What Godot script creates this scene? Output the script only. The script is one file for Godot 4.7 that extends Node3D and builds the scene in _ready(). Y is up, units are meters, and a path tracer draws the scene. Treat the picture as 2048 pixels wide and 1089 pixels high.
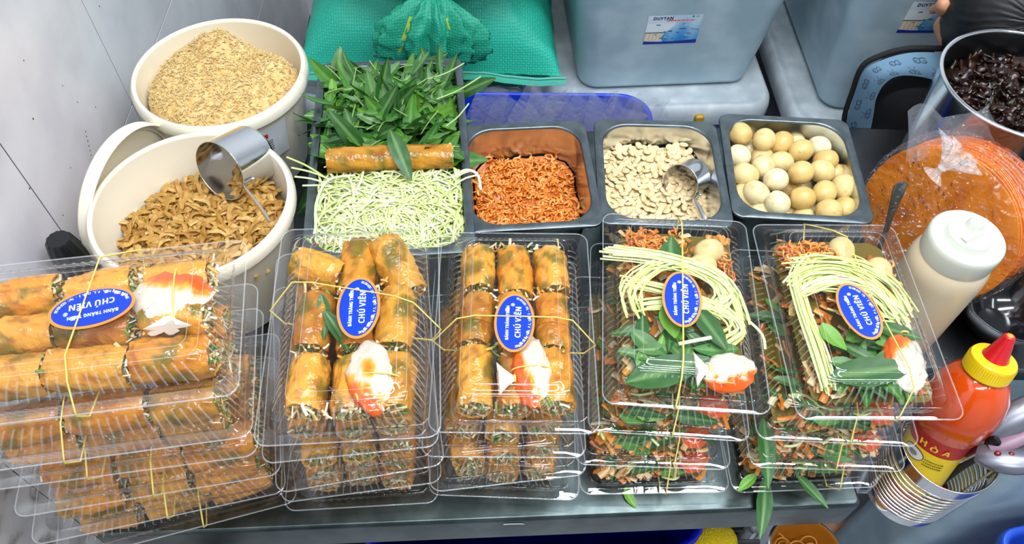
extends Node3D
# A street-food counter: steel cart with trays of toppings, stacks of clear takeaway boxes, buckets, sacks and tubs behind.

class MB:
	# collects grids of points into one mesh with smooth normals inside each grid
	var v := PackedVector3Array()
	var n := PackedVector3Array()
	var c := PackedColorArray()
	var uv := PackedVector2Array()
	var ix := PackedInt32Array()
	var has_c := false
	var has_uv := false

	func grid(rows: Array, close := true, cap0 := false, cap1 := false, col: Variant = null, uvs := false) -> void:
		var b := v.size()
		var nr := rows.size()
		var nc: int = rows[0].size()
		for r in nr:
			v.append_array(rows[r])
		var nn := PackedVector3Array()
		nn.resize(nr * nc)
		var qc := nc if close else nc - 1
		for r in nr - 1:
			for k in qc:
				var a := r * nc + k
				var a2 := r * nc + (k + 1) % nc
				var d := a + nc
				var e := a2 + nc
				var pa := v[b + a]
				var fn := (v[b + e] - pa).cross(v[b + a2] - v[b + d])
				nn[a] += fn
				nn[a2] += fn
				nn[d] += fn
				nn[e] += fn
				ix.append_array(PackedInt32Array([b + a, b + a2, b + e, b + a, b + e, b + d]))
		for k in nr * nc:
			nn[k] = nn[k].normalized() if nn[k].length_squared() > 1e-24 else Vector3.UP
		n.append_array(nn)
		_paint(nr * nc, col, b)
		if uvs:
			has_uv = true
		for r in nr:
			for k in nc:
				uv.append(Vector2(float(k) / maxf(1.0, nc - 1.0), float(r) / maxf(1.0, nr - 1.0)))
		if cap0:
			fan(rows[0], true, col)
		if cap1:
			fan(rows[nr - 1], false, col)

	func _paint(count: int, col: Variant, b: int) -> void:
		if col is Color:
			has_c = true
			for k in count:
				c.append(col)
		elif col is Callable:
			has_c = true
			for k in count:
				c.append(col.call(v[b + k]))
		elif col is PackedColorArray:
			has_c = true
			c.append_array(col.slice(0, count))
			while c.size() < v.size():
				c.append(col[0])
		else:
			for k in count:
				c.append(Color.WHITE)

	func fan(loop: PackedVector3Array, flip: bool, col: Variant = null) -> void:
		var b := v.size()
		var m := Vector3.ZERO
		for p in loop:
			m += p
		m /= loop.size()
		var nm := Vector3.ZERO
		for k in loop.size():
			nm += (loop[(k + 1) % loop.size()] - m).cross(loop[k] - m)
		if flip:
			nm = -nm
		nm = nm.normalized()
		v.append_array(loop)
		v.append(m)
		for k in loop.size() + 1:
			n.append(nm)
			uv.append(Vector2.ZERO)
		_paint(loop.size() + 1, col if not col is PackedColorArray else col[0], b)
		for k in loop.size():
			var k2 := (k + 1) % loop.size()
			if flip:
				ix.append_array(PackedInt32Array([b + k, b + loop.size(), b + k2]))
			else:
				ix.append_array(PackedInt32Array([b + k, b + k2, b + loop.size()]))

	func add(o: MB, t: Transform3D, col: Variant = null) -> void:
		var b := v.size()
		var q := t.basis.inverse().transposed()
		for k in o.v.size():
			v.append(t * o.v[k])
			n.append((q * o.n[k]).normalized())
		uv.append_array(o.uv)
		if col is Color:
			has_c = true
			for k in o.v.size():
				c.append(col)
		else:
			has_c = has_c or o.has_c
			c.append_array(o.c)
		for k in o.ix:
			ix.append(b + k)

	func mesh() -> ArrayMesh:
		var a := []
		a.resize(Mesh.ARRAY_MAX)
		a[Mesh.ARRAY_VERTEX] = v
		a[Mesh.ARRAY_NORMAL] = n
		if has_c:
			a[Mesh.ARRAY_COLOR] = c
		if has_uv:
			a[Mesh.ARRAY_TEX_UV] = uv
		a[Mesh.ARRAY_INDEX] = ix
		var m := ArrayMesh.new()
		m.add_surface_from_arrays(Mesh.PRIMITIVE_TRIANGLES, a)
		return m

var M := {}
var rg := RandomNumberGenerator.new()
var nz := FastNoiseLite.new()
var nz2 := FastNoiseLite.new()
var used := {}

func lin(h: Variant) -> Color:
	return (Color(h) if h is String else h).srgb_to_linear()

func rf(a: float, b: float) -> float:
	return rg.randf_range(a, b)

func rdir() -> Vector3:
	return Vector3(rg.randfn(), rg.randfn(), rg.randfn()).normalized()

func numbered(called: String) -> String:
	if not used.has(called):
		used[called] = 0
		return called
	used[called] += 1
	return "%s_%03d" % [called, used[called]]

func thing(called: String, label: String, category: String, at := Vector3.ZERO, turn := 0.0, group := "") -> Node3D:
	var o := Node3D.new()
	o.name = numbered(called)
	add_child(o, true)
	o.position = at
	o.rotation.y = turn
	tag(o, label, category, group)
	return o

func tag(o: Node3D, label: String, category: String, group := "", kind := "") -> void:
	o.set_meta("label", label)
	o.set_meta("category", category)
	if group:
		o.set_meta("group", group)
	if kind:
		o.set_meta("kind", kind)

func put(called: String, m: Variant, mt: Material, parent: Node = self, t := Transform3D()) -> MeshInstance3D:
	var o := MeshInstance3D.new()
	o.name = numbered(called) if parent == self else called
	o.mesh = m.mesh() if m is MB else m
	o.material_override = mt
	o.transform = t
	parent.add_child(o, true)
	return o

func struct(called: String, m: Variant, mt: Material, parent: Node = self, t := Transform3D()) -> MeshInstance3D:
	var o := put(called, m, mt, parent, t)
	if parent == self:
		o.set_meta("kind", "structure")
	return o

func copy(o: Node3D, label: String, t: Transform3D, group := "") -> Node3D:
	var r: Node3D = o.duplicate()
	var base := str(o.name)
	var re := RegEx.create_from_string("_\\d{3}$")
	r.name = numbered(re.sub(base, ""))
	add_child(r, true)
	r.transform = t
	r.set_meta("label", label)
	if group:
		r.set_meta("group", group)
	return r

# ---------- shapes ----------
func ring(r: float, y: float, seg: int, rz := -1.0) -> PackedVector3Array:
	var p := PackedVector3Array()
	for k in seg:
		var a := TAU * k / seg
		p.append(Vector3(cos(a) * r, y, sin(a) * (r if rz < 0.0 else rz)))
	return p

func lathe(mb: MB, prof: Array, seg := 48, cap0 := false, cap1 := false, col: Variant = null) -> MB:
	# prof: [radius, height] pairs, bottom outside first; a pair given twice makes a crisp edge
	var rows := []
	for k in prof.size():
		if k > 0 and prof[k] == prof[k - 1]:
			mb.grid(rows, true, cap0 and mb.v.is_empty(), false, col)
			rows = []
		rows.append(ring(maxf(prof[k][0], 0.00005), prof[k][1], seg))
	mb.grid(rows, true, false, cap1, col)
	return mb

func rr(w: float, d: float, r: float, cs := 6, ls := 1) -> PackedVector2Array:
	# rounded rectangle, from +x towards +z
	var p := PackedVector2Array()
	var cc := [Vector2(w / 2 - r, d / 2 - r), Vector2(-w / 2 + r, d / 2 - r), Vector2(-w / 2 + r, -d / 2 + r), Vector2(w / 2 - r, -d / 2 + r)]
	for q in 4:
		for k in cs + 1:
			var a := (q + float(k) / cs) * PI / 2
			p.append(cc[q] + Vector2(cos(a), sin(a)) * r)
		if ls > 1:
			var e: Vector2 = p[p.size() - 1]
			var a2 := (q + 1) * PI / 2
			var f: Vector2 = cc[(q + 1) % 4] + Vector2(cos(a2), sin(a2)) * r
			for k in ls - 1:
				p.append(e.lerp(f, float(k + 1) / ls))
	return p

func lift(l: PackedVector2Array, y: float, s := 1.0) -> PackedVector3Array:
	var p := PackedVector3Array()
	for q in l:
		p.append(Vector3(q.x * s, y, q.y * s))
	return p

func loft(mb: MB, list: Array, cap0 := false, cap1 := false, col: Variant = null, cs := 6) -> MB:
	# list: [w, d, r, y]; a repeated entry makes a crisp edge
	var rows := []
	for k in list.size():
		var e: Array = list[k]
		if k > 0 and e == list[k - 1]:
			mb.grid(rows, true, cap0 and mb.v.is_empty(), false, col)
			rows = []
		rows.append(lift(rr(e[0], e[1], e[2], cs), e[3]))
	mb.grid(rows, true, false, cap1, col)
	return mb

func rbox(size: Vector3, r := 0.003, at := Vector3.ZERO, mb: MB = null, col: Variant = null) -> MB:
	if mb == null:
		mb = MB.new()
	var h := size / 2
	r = minf(r, minf(h.x, minf(h.y, h.z)) * 0.9)
	loft_box(mb, h, r, at, col)
	return mb

func loft_box(mb: MB, h: Vector3, r: float, at: Vector3, col: Variant) -> void:
	var s := r * 0.3
	var rows := []
	for e in [[r, -h.y], [s, -h.y + s], [0.0, -h.y + r], [0.0, h.y - r], [s, h.y - s], [r, h.y]]:
		var l := rr(2 * h.x - 2 * e[0], 2 * h.z - 2 * e[0], maxf(r - e[0], 0.0004), 2)
		var p := lift(l, e[1])
		for k in p.size():
			p[k] += at
		rows.append(p)
	mb.grid(rows, true, true, true, col)

func tube(mb: MB, path: PackedVector3Array, rad: Variant, seg := 8, caps := true, flat := 1.0, col: Variant = null, up := Vector3.UP, close := false) -> MB:
	# rad: number or Callable(0..1); flat squashes the second axis
	var rows := []
	var cnt := path.size()
	var nprev := Vector3.ZERO
	for k in cnt:
		var t: Vector3
		if close:
			t = (path[(k + 1) % cnt] - path[(k + cnt - 1) % cnt]).normalized()
		else:
			t = (path[mini(k + 1, cnt - 1)] - path[maxi(k - 1, 0)]).normalized()
		var nv := nprev if nprev != Vector3.ZERO else up
		nv = nv - t * nv.dot(t)
		if nv.length() < 0.05:
			nv = Vector3.RIGHT - t * t.x
			if nv.length() < 0.05:
				nv = Vector3.BACK - t * t.z
		nv = nv.normalized()
		nprev = nv
		var bv := nv.cross(t)
		var r: float = rad.call(float(k) / maxf(1.0, cnt - 1.0)) if rad is Callable else float(rad)
		var p := PackedVector3Array()
		for q in seg:
			var a := TAU * q / seg
			p.append(path[k] + nv * cos(a) * r * flat + bv * sin(a) * r)
		rows.append(p)
	if close:
		rows.append(rows[0])
	mb.grid(rows, true, caps and not close, caps and not close, col)
	return mb

func curve(pts: Array, cnt := 16) -> PackedVector3Array:
	# Catmull-Rom through the points
	var out := PackedVector3Array()
	var m := pts.size()
	for k in cnt:
		var f := float(k) / (cnt - 1) * (m - 1)
		var i := mini(int(f), m - 2)
		var p0: Vector3 = pts[maxi(i - 1, 0)]
		var p1: Vector3 = pts[i]
		var p2: Vector3 = pts[i + 1]
		var p3: Vector3 = pts[mini(i + 2, m - 1)]
		out.append(p1.cubic_interpolate(p2, p0, p3, f - i))
	return out

func heap(mb: MB, loop: PackedVector2Array, rings: int, hf: Callable, col: Variant = null) -> MB:
	var rows := []
	for r in rings + 1:
		var s := maxf(1.0 - float(r) / rings, 0.002)
		var p := PackedVector3Array()
		for q in loop:
			p.append(Vector3(q.x * s, hf.call(q.x * s, q.y * s), q.y * s))
		rows.append(p)
	mb.grid(rows, true, false, false, col)
	return mb

func blob(mb: MB, rad: Vector3, f: Callable, seg := 16, rings := 10, col: Variant = null) -> MB:
	# ellipsoid whose radius is scaled by f(direction)
	var rows := []
	for r in rings + 1:
		var a := -PI / 2 + PI * r / rings
		a = clampf(a, -PI / 2 + 0.002, PI / 2 - 0.002)
		var p := PackedVector3Array()
		for k in seg:
			var b := TAU * k / seg
			var d := Vector3(cos(a) * cos(b), sin(a), cos(a) * sin(b))
			p.append(d * rad * float(f.call(d)))
		rows.append(p)
	mb.grid(rows, true, false, false, col)
	return mb

func text(s: String, size: float, depth := 0.0004, bold := true) -> TextMesh:
	var t := TextMesh.new()
	var f := SystemFont.new()
	f.font_names = PackedStringArray(["Droid Sans"])
	if bold:
		f.font_weight = 700
	t.font = f
	t.text = s
	t.font_size = 32
	t.pixel_size = size / 32.0 * 1.38
	t.depth = depth
	t.curve_step = 1.0
	return t

func frame(o: Vector3, z: Vector3, up := Vector3.UP) -> Transform3D:
	# local y along z-argument
	var y := z.normalized()
	var x := up.cross(y)
	if x.length() < 0.01:
		x = Vector3.RIGHT
	x = x.normalized()
	return Transform3D(Basis(x, y, x.cross(y)), o)

# ---------- materials ----------
func ntex(seed_: int, freq: float, ramp: Array = [], size := 256, fractal := FastNoiseLite.FRACTAL_FBM, type := FastNoiseLite.TYPE_SIMPLEX_SMOOTH) -> NoiseTexture2D:
	var t := NoiseTexture2D.new()
	var f := FastNoiseLite.new()
	f.seed = seed_
	f.frequency = freq
	f.noise_type = type
	f.fractal_type = fractal
	t.noise = f
	t.width = size
	t.height = size
	t.seamless = true
	if ramp.size():
		var g := Gradient.new()
		g.offsets = PackedFloat32Array([])
		var offs := PackedFloat32Array()
		var cols := PackedColorArray()
		for e in ramp:
			offs.append(e[0])
			cols.append(Color(e[1]))
		g.offsets = offs
		g.colors = cols
		t.color_ramp = g
	return t

func mat(called: String, col: Variant, rough := 0.5, metal := 0.0, opts := {}) -> StandardMaterial3D:
	var m := StandardMaterial3D.new()
	m.resource_name = called
	m.albedo_color = Color(col)
	m.roughness = rough
	m.metallic = metal
	m.cull_mode = BaseMaterial3D.CULL_DISABLED
	if opts.has("vc"):
		m.vertex_color_use_as_albedo = true
	if opts.has("tex"):
		m.albedo_texture = opts.tex
	if opts.has("bump"):
		m.heightmap_enabled = true
		m.heightmap_texture = opts.bump
		m.heightmap_scale = opts.get("bs", 0.1)
	if opts.has("tri"):
		m.uv1_triplanar = true
		m.uv1_scale = Vector3.ONE * float(opts.tri)
		m.uv1_world_triplanar = opts.get("world", false)
	if opts.has("coat"):
		m.clearcoat_enabled = true
		m.clearcoat = opts.coat
		m.clearcoat_roughness = opts.get("cr", 0.1)
	if opts.has("sss"):
		m.subsurf_scatter_enabled = true
		m.subsurf_scatter_strength = opts.sss
	if opts.has("back"):
		m.backlight_enabled = true
		m.backlight = Color(opts.back)
	if opts.has("rt"):
		m.roughness_texture = opts.rt
	M[called] = m
	return m

func film(called: String, alpha: float, rough: float, col := "ffffff", bump: Texture2D = null, bs := 0.05, tri := 8.0) -> StandardMaterial3D:
	var m := mat(called, col, rough)
	m.transparency = BaseMaterial3D.TRANSPARENCY_ALPHA
	m.albedo_color.a = alpha
	if bump:
		m.heightmap_enabled = true
		m.heightmap_texture = bump
		m.heightmap_scale = bs
		m.uv1_triplanar = true
		m.uv1_scale = Vector3.ONE * tri
	return m

func make_materials() -> void:
	var fine := ntex(3, 0.08)
	var smear := ntex(11, 0.02)
	var brushed := ntex(5, 0.03, [[0.3, "c2c6c8"], [0.7, "dfe2e3"]])
	mat("steel", "ffffff", 0.24, 1.0, {"tex": brushed, "tri": 3.0})
	mat("steel_dull", "8b9599", 0.36, 1.0, {"tex": brushed, "tri": 5.0, "bump": fine, "bs": 0.004})
	mat("steel_bright", "e4e6e8", 0.14, 1.0, {"bump": smear, "bs": 0.006, "tri": 4.0})
	mat("steel_dark", "6c7074", 0.3, 1.0, {"bump": fine, "bs": 0.01, "tri": 14.0})
	mat("table_steel", "7d8786", 0.28, 1.0, {"bump": smear, "bs": 0.012, "tri": 3.0, "tex": ntex(17, 0.02, [[0.3, "9aa2a4"], [0.7, "c9cfcf"]])})
	mat("cream_plastic", "f3ecd6", 0.32, 0.0, {})
	mat("cream_lid", "e9dcc0", 0.4)
	mat("black_plastic", "17191c", 0.35)
	mat("tub_grey", "ffffff", 0.45, 0.0, {"tex": ntex(23, 0.012, [[0.25, "9db8c4"], [0.5, "a9c2cd"], [0.75, "b8ced7"]]), "tri": 2.2})
	mat("tub_lid", "ffffff", 0.5, 0.0, {"tex": ntex(29, 0.025, [[0.2, "a8b3b8"], [0.5, "b4bfc4"], [0.85, "c6cfd3"]]), "tri": 2.6})
	mat("tub_dark", "6f7a85", 0.5)
	mat("blue_plastic", "1238c8", 0.35)
	mat("tile", "ffffff", 0.22, 0.0, {"tex": ntex(41, 0.008, [[0.2, "d6d2d8"], [0.5, "dedadf"], [0.8, "e4e0e4"]], 512), "tri": 1.7, "world": true})
	mat("tile_grimy", "ffffff", 0.4, 0.0, {"tex": ntex(43, 0.014, [[0.1, "6e655e"], [0.26, "b0a8a2"], [0.42, "cbc5c2"], [0.8, "d9d5d3"]], 512), "tri": 2.4, "world": true})
	mat("grout", "3a3c42", 0.95)
	mat("paint", "dfe2e4", 0.7)
	mat("floor", "d8dadc", 0.45, 0.0, {"tex": ntex(47, 0.03, [[0.2, "b0b3b6"], [0.8, "d2d4d6"]]), "tri": 1.2})
	mat("vc", "ffffff", 0.55, 0.0, {"vc": 1})
	mat("vc_gloss", "ffffff", 0.24, 0.0, {"vc": 1, "bump": fine, "bs": 0.04, "tri": 9.0})
	mat("roll_skin", "ffffff", 0.17, 0.0, {"vc": 1, "bump": ntex(79, 0.02, [], 256, FastNoiseLite.FRACTAL_RIDGED), "bs": 0.14, "tri": 11.0})
	mat("vc_dry", "ffffff", 0.85, 0.0, {"vc": 1})
	mat("vc_leaf", "ffffff", 0.42, 0.0, {"vc": 1, "back": "284a10"})
	mat("vc_pale", "ffffff", 0.4, 0.0, {"vc": 1})
	mat("egg", "ffffff", 0.38, 0.0, {"vc": 1, "bump": ntex(53, 0.12), "bs": 0.02, "tri": 16.0})
	mat("rubber_yellow", "e8cf6a", 0.45, 0.0, {})
	mat("sticker_blue", "0338b4", 0.3)
	mat("sticker_orange", "f08a3c", 0.35)
	mat("white_print", "f4f6fa", 0.4)
	mat("red_print", "c8202a", 0.4)
	mat("navy_print", "17215c", 0.45)
	mat("black_print", "22242a", 0.5)
	mat("mayo", "f0eadc", 0.28, 0.0, {})
	mat("mayo_body", "e2d0ae", 0.25, 0.0, {})
	mat("white_plastic", "d4d8ca", 0.25, 0.0, {})
	mat("chili", "cf4808", 0.12, 0.0, {"coat": 0.8, "cr": 0.05, "bump": ntex(59, 0.02), "bs": 0.05, "tri": 9.0})
	mat("label_yellow", "e8c81c", 0.35)
	mat("label_red", "b81c14", 0.35)
	mat("cap_yellow", "f2cc10", 0.32, 0.0, {"coat": 0.4})
	mat("nozzle_red", "c81420", 0.3, 0.0, {"coat": 0.4})
	mat("skin", "c98f6c", 0.5, 0.0, {})
	mat("hair", "0c0c0f", 0.45)
	mat("cloth_black", "0d0e12", 0.85)
	mat("cloth_pale", "aebccb", 0.9)
	mat("orange_sheet", "ffffff", 0.35, 0.0, {"vc": 1, "coat": 0.3, "back": "7a3000"})
	mat("emit", "ffffff", 0.5)
	M.emit.emission_enabled = true
	M.emit.emission = Color("f6fbff")
	M.emit.emission_energy_multiplier = 4.0
	film("film", 0.0, 0.0)
	film("film_edge", 0.14, 0.0, "eef4f4")
	film("film_rib", 0.12, 0.0, "f6fafa")
	film("film_bag", 0.0, 0.0, "ffffff", ntex(67, 0.02, [], 256, FastNoiseLite.FRACTAL_RIDGED), 1.2, 6.0)
	film("film_knot", 0.22, 0.1, "ffffff", M.film_bag.heightmap_texture, 0.6, 9.0)
	film("film_small", 0.09, 0.0, "dfe6f4", ntex(71, 0.03), 0.2, 9.0)
	# woven sack: a small weave picture, repeated
	var im := Image.create(64, 64, false, Image.FORMAT_RGB8)
	var hm := Image.create(64, 64, false, Image.FORMAT_RGB8)
	for y in 64:
		for x in 64:
			var over := (int(x / 8.0) + int(y / 8.0)) % 2 == 0
			var u := absf(fmod(x if over else y, 8.0) - 3.5) / 4.0
			var h := 1.0 - u * u
			var base := Color("1fa98f").lerp(Color("35cfb0"), h * (0.9 if over else 0.6))
			im.set_pixel(x, y, base)
			hm.set_pixel(x, y, Color(h, h, h) * (1.0 if over else 0.75))
	mat("sack", "ffffff", 0.5, 0.0, {"tex": ImageTexture.create_from_image(im), "bump": ImageTexture.create_from_image(hm), "bs": 0.1, "tri": 26.0})
	mat("sack_old", "b4cfc2", 0.55, 0.0, {"tex": ImageTexture.create_from_image(im), "bump": ImageTexture.create_from_image(hm), "bs": 0.1, "tri": 26.0})
	mat("sack_hem", "3fae98", 0.7)
	mat("thread", "8fd0c4", 0.8)
	mat("yellow_stripe", "a8bd3c", 0.6)

# ---------- the setting ----------
const WALL_T := 0.05          # turn of the tiled wall
const WALL_P := Vector3(-0.555, 0, -0.8)

func on_wall(s: float, y: float, out := 0.0) -> Vector3:
	return WALL_P + Vector3(sin(WALL_T), 0, cos(WALL_T)) * s + Vector3(cos(WALL_T), 0, -sin(WALL_T)) * out + Vector3.UP * y

func _ready() -> void:
	rg.seed = 20
	nz.seed = 5
	nz.frequency = 1.0
	nz2.seed = 9
	nz2.frequency = 1.0
	# camera
	var cam := Camera3D.new()
	cam.name = "camera"
	cam.transform = Transform3D(Basis(Vector3.RIGHT, -deg_to_rad(53.636)) * Basis(Vector3.BACK, deg_to_rad(1.3768)), Vector3(0, 1.645, 0))
	cam.fov = 38.125
	cam.near = 0.02
	cam.far = 30.0
	add_child(cam)
	cam.current = true
	# sky and exposure
	var we := WorldEnvironment.new()
	we.name = "world"
	var env := Environment.new()
	env.background_mode = Environment.BG_COLOR
	env.background_color = Color(0.05, 0.055, 0.06)
	env.tonemap_mode = Environment.TONE_MAPPER_LINEAR
	env.tonemap_exposure = 0.96
	env.sdfgi_enabled = true
	env.ssao_enabled = true
	env.ssil_enabled = true
	we.environment = env
	add_child(we)
	make_materials()
	# ceiling panels, the room's lamps
	ceiling_tube(Vector3(0.25, 2.66, -0.3), 0.0, 2.4, "bright white ceiling tube light over the cart")
	ceiling_tube(Vector3(0.3, 2.66, 0.55), 0.0, 1.7, "bright white ceiling tube light in front of the cart")
	ceiling_tube(Vector3(1.35, 2.66, 0.1), PI / 2, 0.6, "bright white ceiling tube light beside the cart")
	ceiling_tube(Vector3(0.75, 2.66, -0.8), 0.0, 1.9, "bright white ceiling tube light over the storage tubs")
	room()
	cart()
	pans()
	buckets()
	boxes()
	behind()
	beside()
	below()

func ceiling_tube(at: Vector3, turn: float, energy: float, label: String) -> void:
	var size := Vector2(1.2, 0.09)
	var o := thing("ceiling_light", label, "light", at, turn)
	put("housing", rbox(Vector3(size.x + 0.06, 0.05, size.y + 0.06), 0.008), mat("housing_paint", "e8eaec", 0.5), o, Transform3D(Basis(), Vector3(0, 0.015, 0)))
	put("diffuser", rbox(Vector3(size.x, 0.012, size.y), 0.003), M.emit, o, Transform3D(Basis(), Vector3(0, -0.016, 0)))
	var l := AreaLight3D.new()
	l.name = "panel_glow"
	l.area_size = size
	l.light_energy = energy
	l.light_color = Color("f4f9ff")
	l.shadow_enabled = true
	l.area_range = 8.0
	l.rotation.x = -PI / 2
	l.position.y = -0.03
	o.add_child(l)

func room() -> void:
	struct("floor", rbox(Vector3(3.6, 0.1, 4.6), 0.002, Vector3(1.0, -0.05, 0.0)), M.floor)
	struct("ceiling", rbox(Vector3(3.6, 0.1, 4.6), 0.002, Vector3(1.0, 2.75, 0.0)), M.paint)
	struct("wall_back", rbox(Vector3(3.6, 2.8, 0.1), 0.002, Vector3(1.0, 1.35, -2.05)), M.paint)
	struct("wall_front", rbox(Vector3(3.6, 2.8, 0.1), 0.002, Vector3(1.0, 1.35, 2.15)), M.paint)
	struct("wall_right", rbox(Vector3(0.1, 2.8, 4.6), 0.002, Vector3(2.55, 1.35, 0.0)), M.paint)
	var b := Basis(Vector3.UP, WALL_T)
	var wl := struct("wall_left", rbox(Vector3(0.1, 2.8, 4.6), 0.002, Vector3(-0.0566, 1.35, 0.8)), M.grout, self, Transform3D(b, WALL_P))
	var tile := rbox(Vector3(0.003, 0.323, 0.275), 0.0005).mesh()
	for row in 8:
		for k in 13:
			var s := 0.2 - 0.277 * (k - 5) - 0.1385
			var grimy := row < 2 and s > 0.2
			put("tile", tile, M.tile_grimy if grimy else M.tile, wl, Transform3D(Basis(), Vector3(-0.0071, 0.3625 + 0.325 * row, s)))
	# small dark specks and scuffs on the tiles
	var mb := MB.new()
	for e in [[0.14, 1.02, 0.0016], [0.05, 0.965, 0.0012], [0.21, 0.98, 0.0014], [0.02, 0.93, 0.0012], [0.13, 0.93, 0.001], [0.1, 1.07, 0.001], [0.19, 0.91, 0.0012], [-0.1, 1.0, 0.0013], [0.06, 1.0, 0.001]]:
		var p := on_wall(e[0], e[1], 0.0003)
		blob(mb2(mb, Transform3D(b, p)), Vector3(0.0005, e[2], e[2] * rf(0.5, 0.9)), func(_d): return 1.0, 7, 4)
		flush(mb)
	for k in 9:
		var p := on_wall(0.066 + k * 0.003, 0.93 - k * 0.0055, 0.0003)
		blob(mb2(mb, Transform3D(b, p)), Vector3(0.0004, 0.0014, rf(0.0006, 0.0012)), func(_d): return 1.0, 6, 4)
		flush(mb)
	put("speck", mb, mat("speck_dirt", "55504c", 0.8), wl, Transform3D(b, WALL_P).affine_inverse()).set_meta("kind", "stuff")

var _tmp: MB
var _tt: Transform3D

func mb2(_mb: MB, t: Transform3D) -> MB:
	_tmp = MB.new()
	_tt = t
	return _tmp

func flush(mb: MB, col: Variant = null) -> void:
	mb.add(_tmp, _tt, col)

func cart() -> void:
	var t := thing("steel_cart", "stainless steel serving cart whose top carries all the food boxes and pans", "cart", Vector3(-0.022, 0, -0.287), 0.0653)
	# local: x along the front edge, z = 0 at the front, going back to -z
	var w := 0.83
	var dp := 0.6
	var top := MB.new()
	loft(top, [[w - 0.006, dp - 0.006, 0.004, 0.743], [w, dp, 0.006, 0.745], [w, dp, 0.006, 0.794], [w - 0.0012, dp - 0.0012, 0.006, 0.797], [w - 0.0035, dp - 0.0035, 0.006, 0.7992], [w - 0.008, dp - 0.008, 0.005, 0.8]], true, true, null, 3)
	put("cart_top", top, M.table_steel, t, Transform3D(Basis(), Vector3(0, 0, -dp / 2)))
	var leg := tube(MB.new(), PackedVector3Array([Vector3(0, 0.06, 0), Vector3(0, 0.745, 0)]), 0.016, 14).mesh()
	var wheel := lathe(MB.new(), [[0.012, -0.01], [0.026, -0.01], [0.03, -0.006], [0.03, 0.006], [0.026, 0.01], [0.012, 0.01]], 20, true, true).mesh()
	for sx in [-1, 1]:
		for sz in [0.05, dp - 0.05]:
			var p := Vector3(sx * (w / 2 - 0.06), 0, -sz)
			var lg := put("leg", leg, M.steel, t, Transform3D(Basis(), p))
			put("caster", wheel, M.black_plastic, lg, Transform3D(Basis(Vector3.BACK, PI / 2), Vector3(0, 0.03, 0)))
	put("lower_shelf", rbox(Vector3(w - 0.06, 0.02, 0.44), 0.004), M.table_steel, t, Transform3D(Basis(), Vector3(0, 0.49, -0.25)))
	# torn scrap of white tape stuck on the front edge
	var sc := MB.new()
	sc.grid([PackedVector3Array([Vector3(-0.012, 0, 0), Vector3(-0.004, 0.0005, 0), Vector3(0.004, 0, 0), Vector3(0.0125, -0.0008, 0)]), PackedVector3Array([Vector3(-0.0115, 0.004, 0), Vector3(-0.003, 0.0042, 0), Vector3(0.005, 0.0036, 0), Vector3(0.009, 0.0032, 0)])], false)
	put("tape_scrap", sc, M.white_print, t, Transform3D(Basis(), Vector3(0.031, 0.787, 0.0006)))

# ---------- pans and toppings ----------
func pan(label: String, w: float, d: float, h: float, at: Vector3, turn: float, rim := 0.0105, r := 0.034) -> Node3D:
	var t := thing("steel_pan", label, "food pan", at, turn)
	var ro := 0.014
	var iw := w - 2 * rim
	var idp := d - 2 * rim
	var tp := 0.012
	var mb := MB.new()
	loft(mb, [[iw - 2 * tp - 0.02, idp - 2 * tp - 0.02, r - 0.008, 0.0], [iw - 2 * tp, idp - 2 * tp, r, 0.006], [iw + 0.001, idp + 0.001, r, h - 0.005], [iw + 0.001, idp + 0.001, r, h - 0.005], [w - 0.002, d - 0.002, ro, h - 0.005]], true, false, null, 8)
	put("body", mb, M.steel_dull, t)
	mb = MB.new()
	loft(mb, [[w - 0.002, d - 0.002, ro, h - 0.005], [w, d, ro, h - 0.004], [w, d, ro, h - 0.0015], [w - 0.002, d - 0.002, ro, h], [iw + 0.004, idp + 0.004, r, h + 0.0002], [iw + 0.0012, idp + 0.0012, r, h - 0.0008], [iw, idp, r, h - 0.003]], false, false, null, 8)
	put("rim", mb, M.steel_dull, t)
	mb = MB.new()
	loft(mb, [[iw, idp, r, h - 0.003], [iw - tp, idp - tp, r, h * 0.5], [iw - 2 * tp - 0.002, idp - 2 * tp - 0.002, r, 0.012], [iw - 2 * tp - 0.02, idp - 2 * tp - 0.02, r - 0.008, 0.003]], false, true, null, 8)
	put("inside", mb, M.steel, t)
	return t

func fill_loop(w: float, d: float) -> PackedVector2Array:
	return rr(w, d, 0.03, 6, 10)

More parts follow.
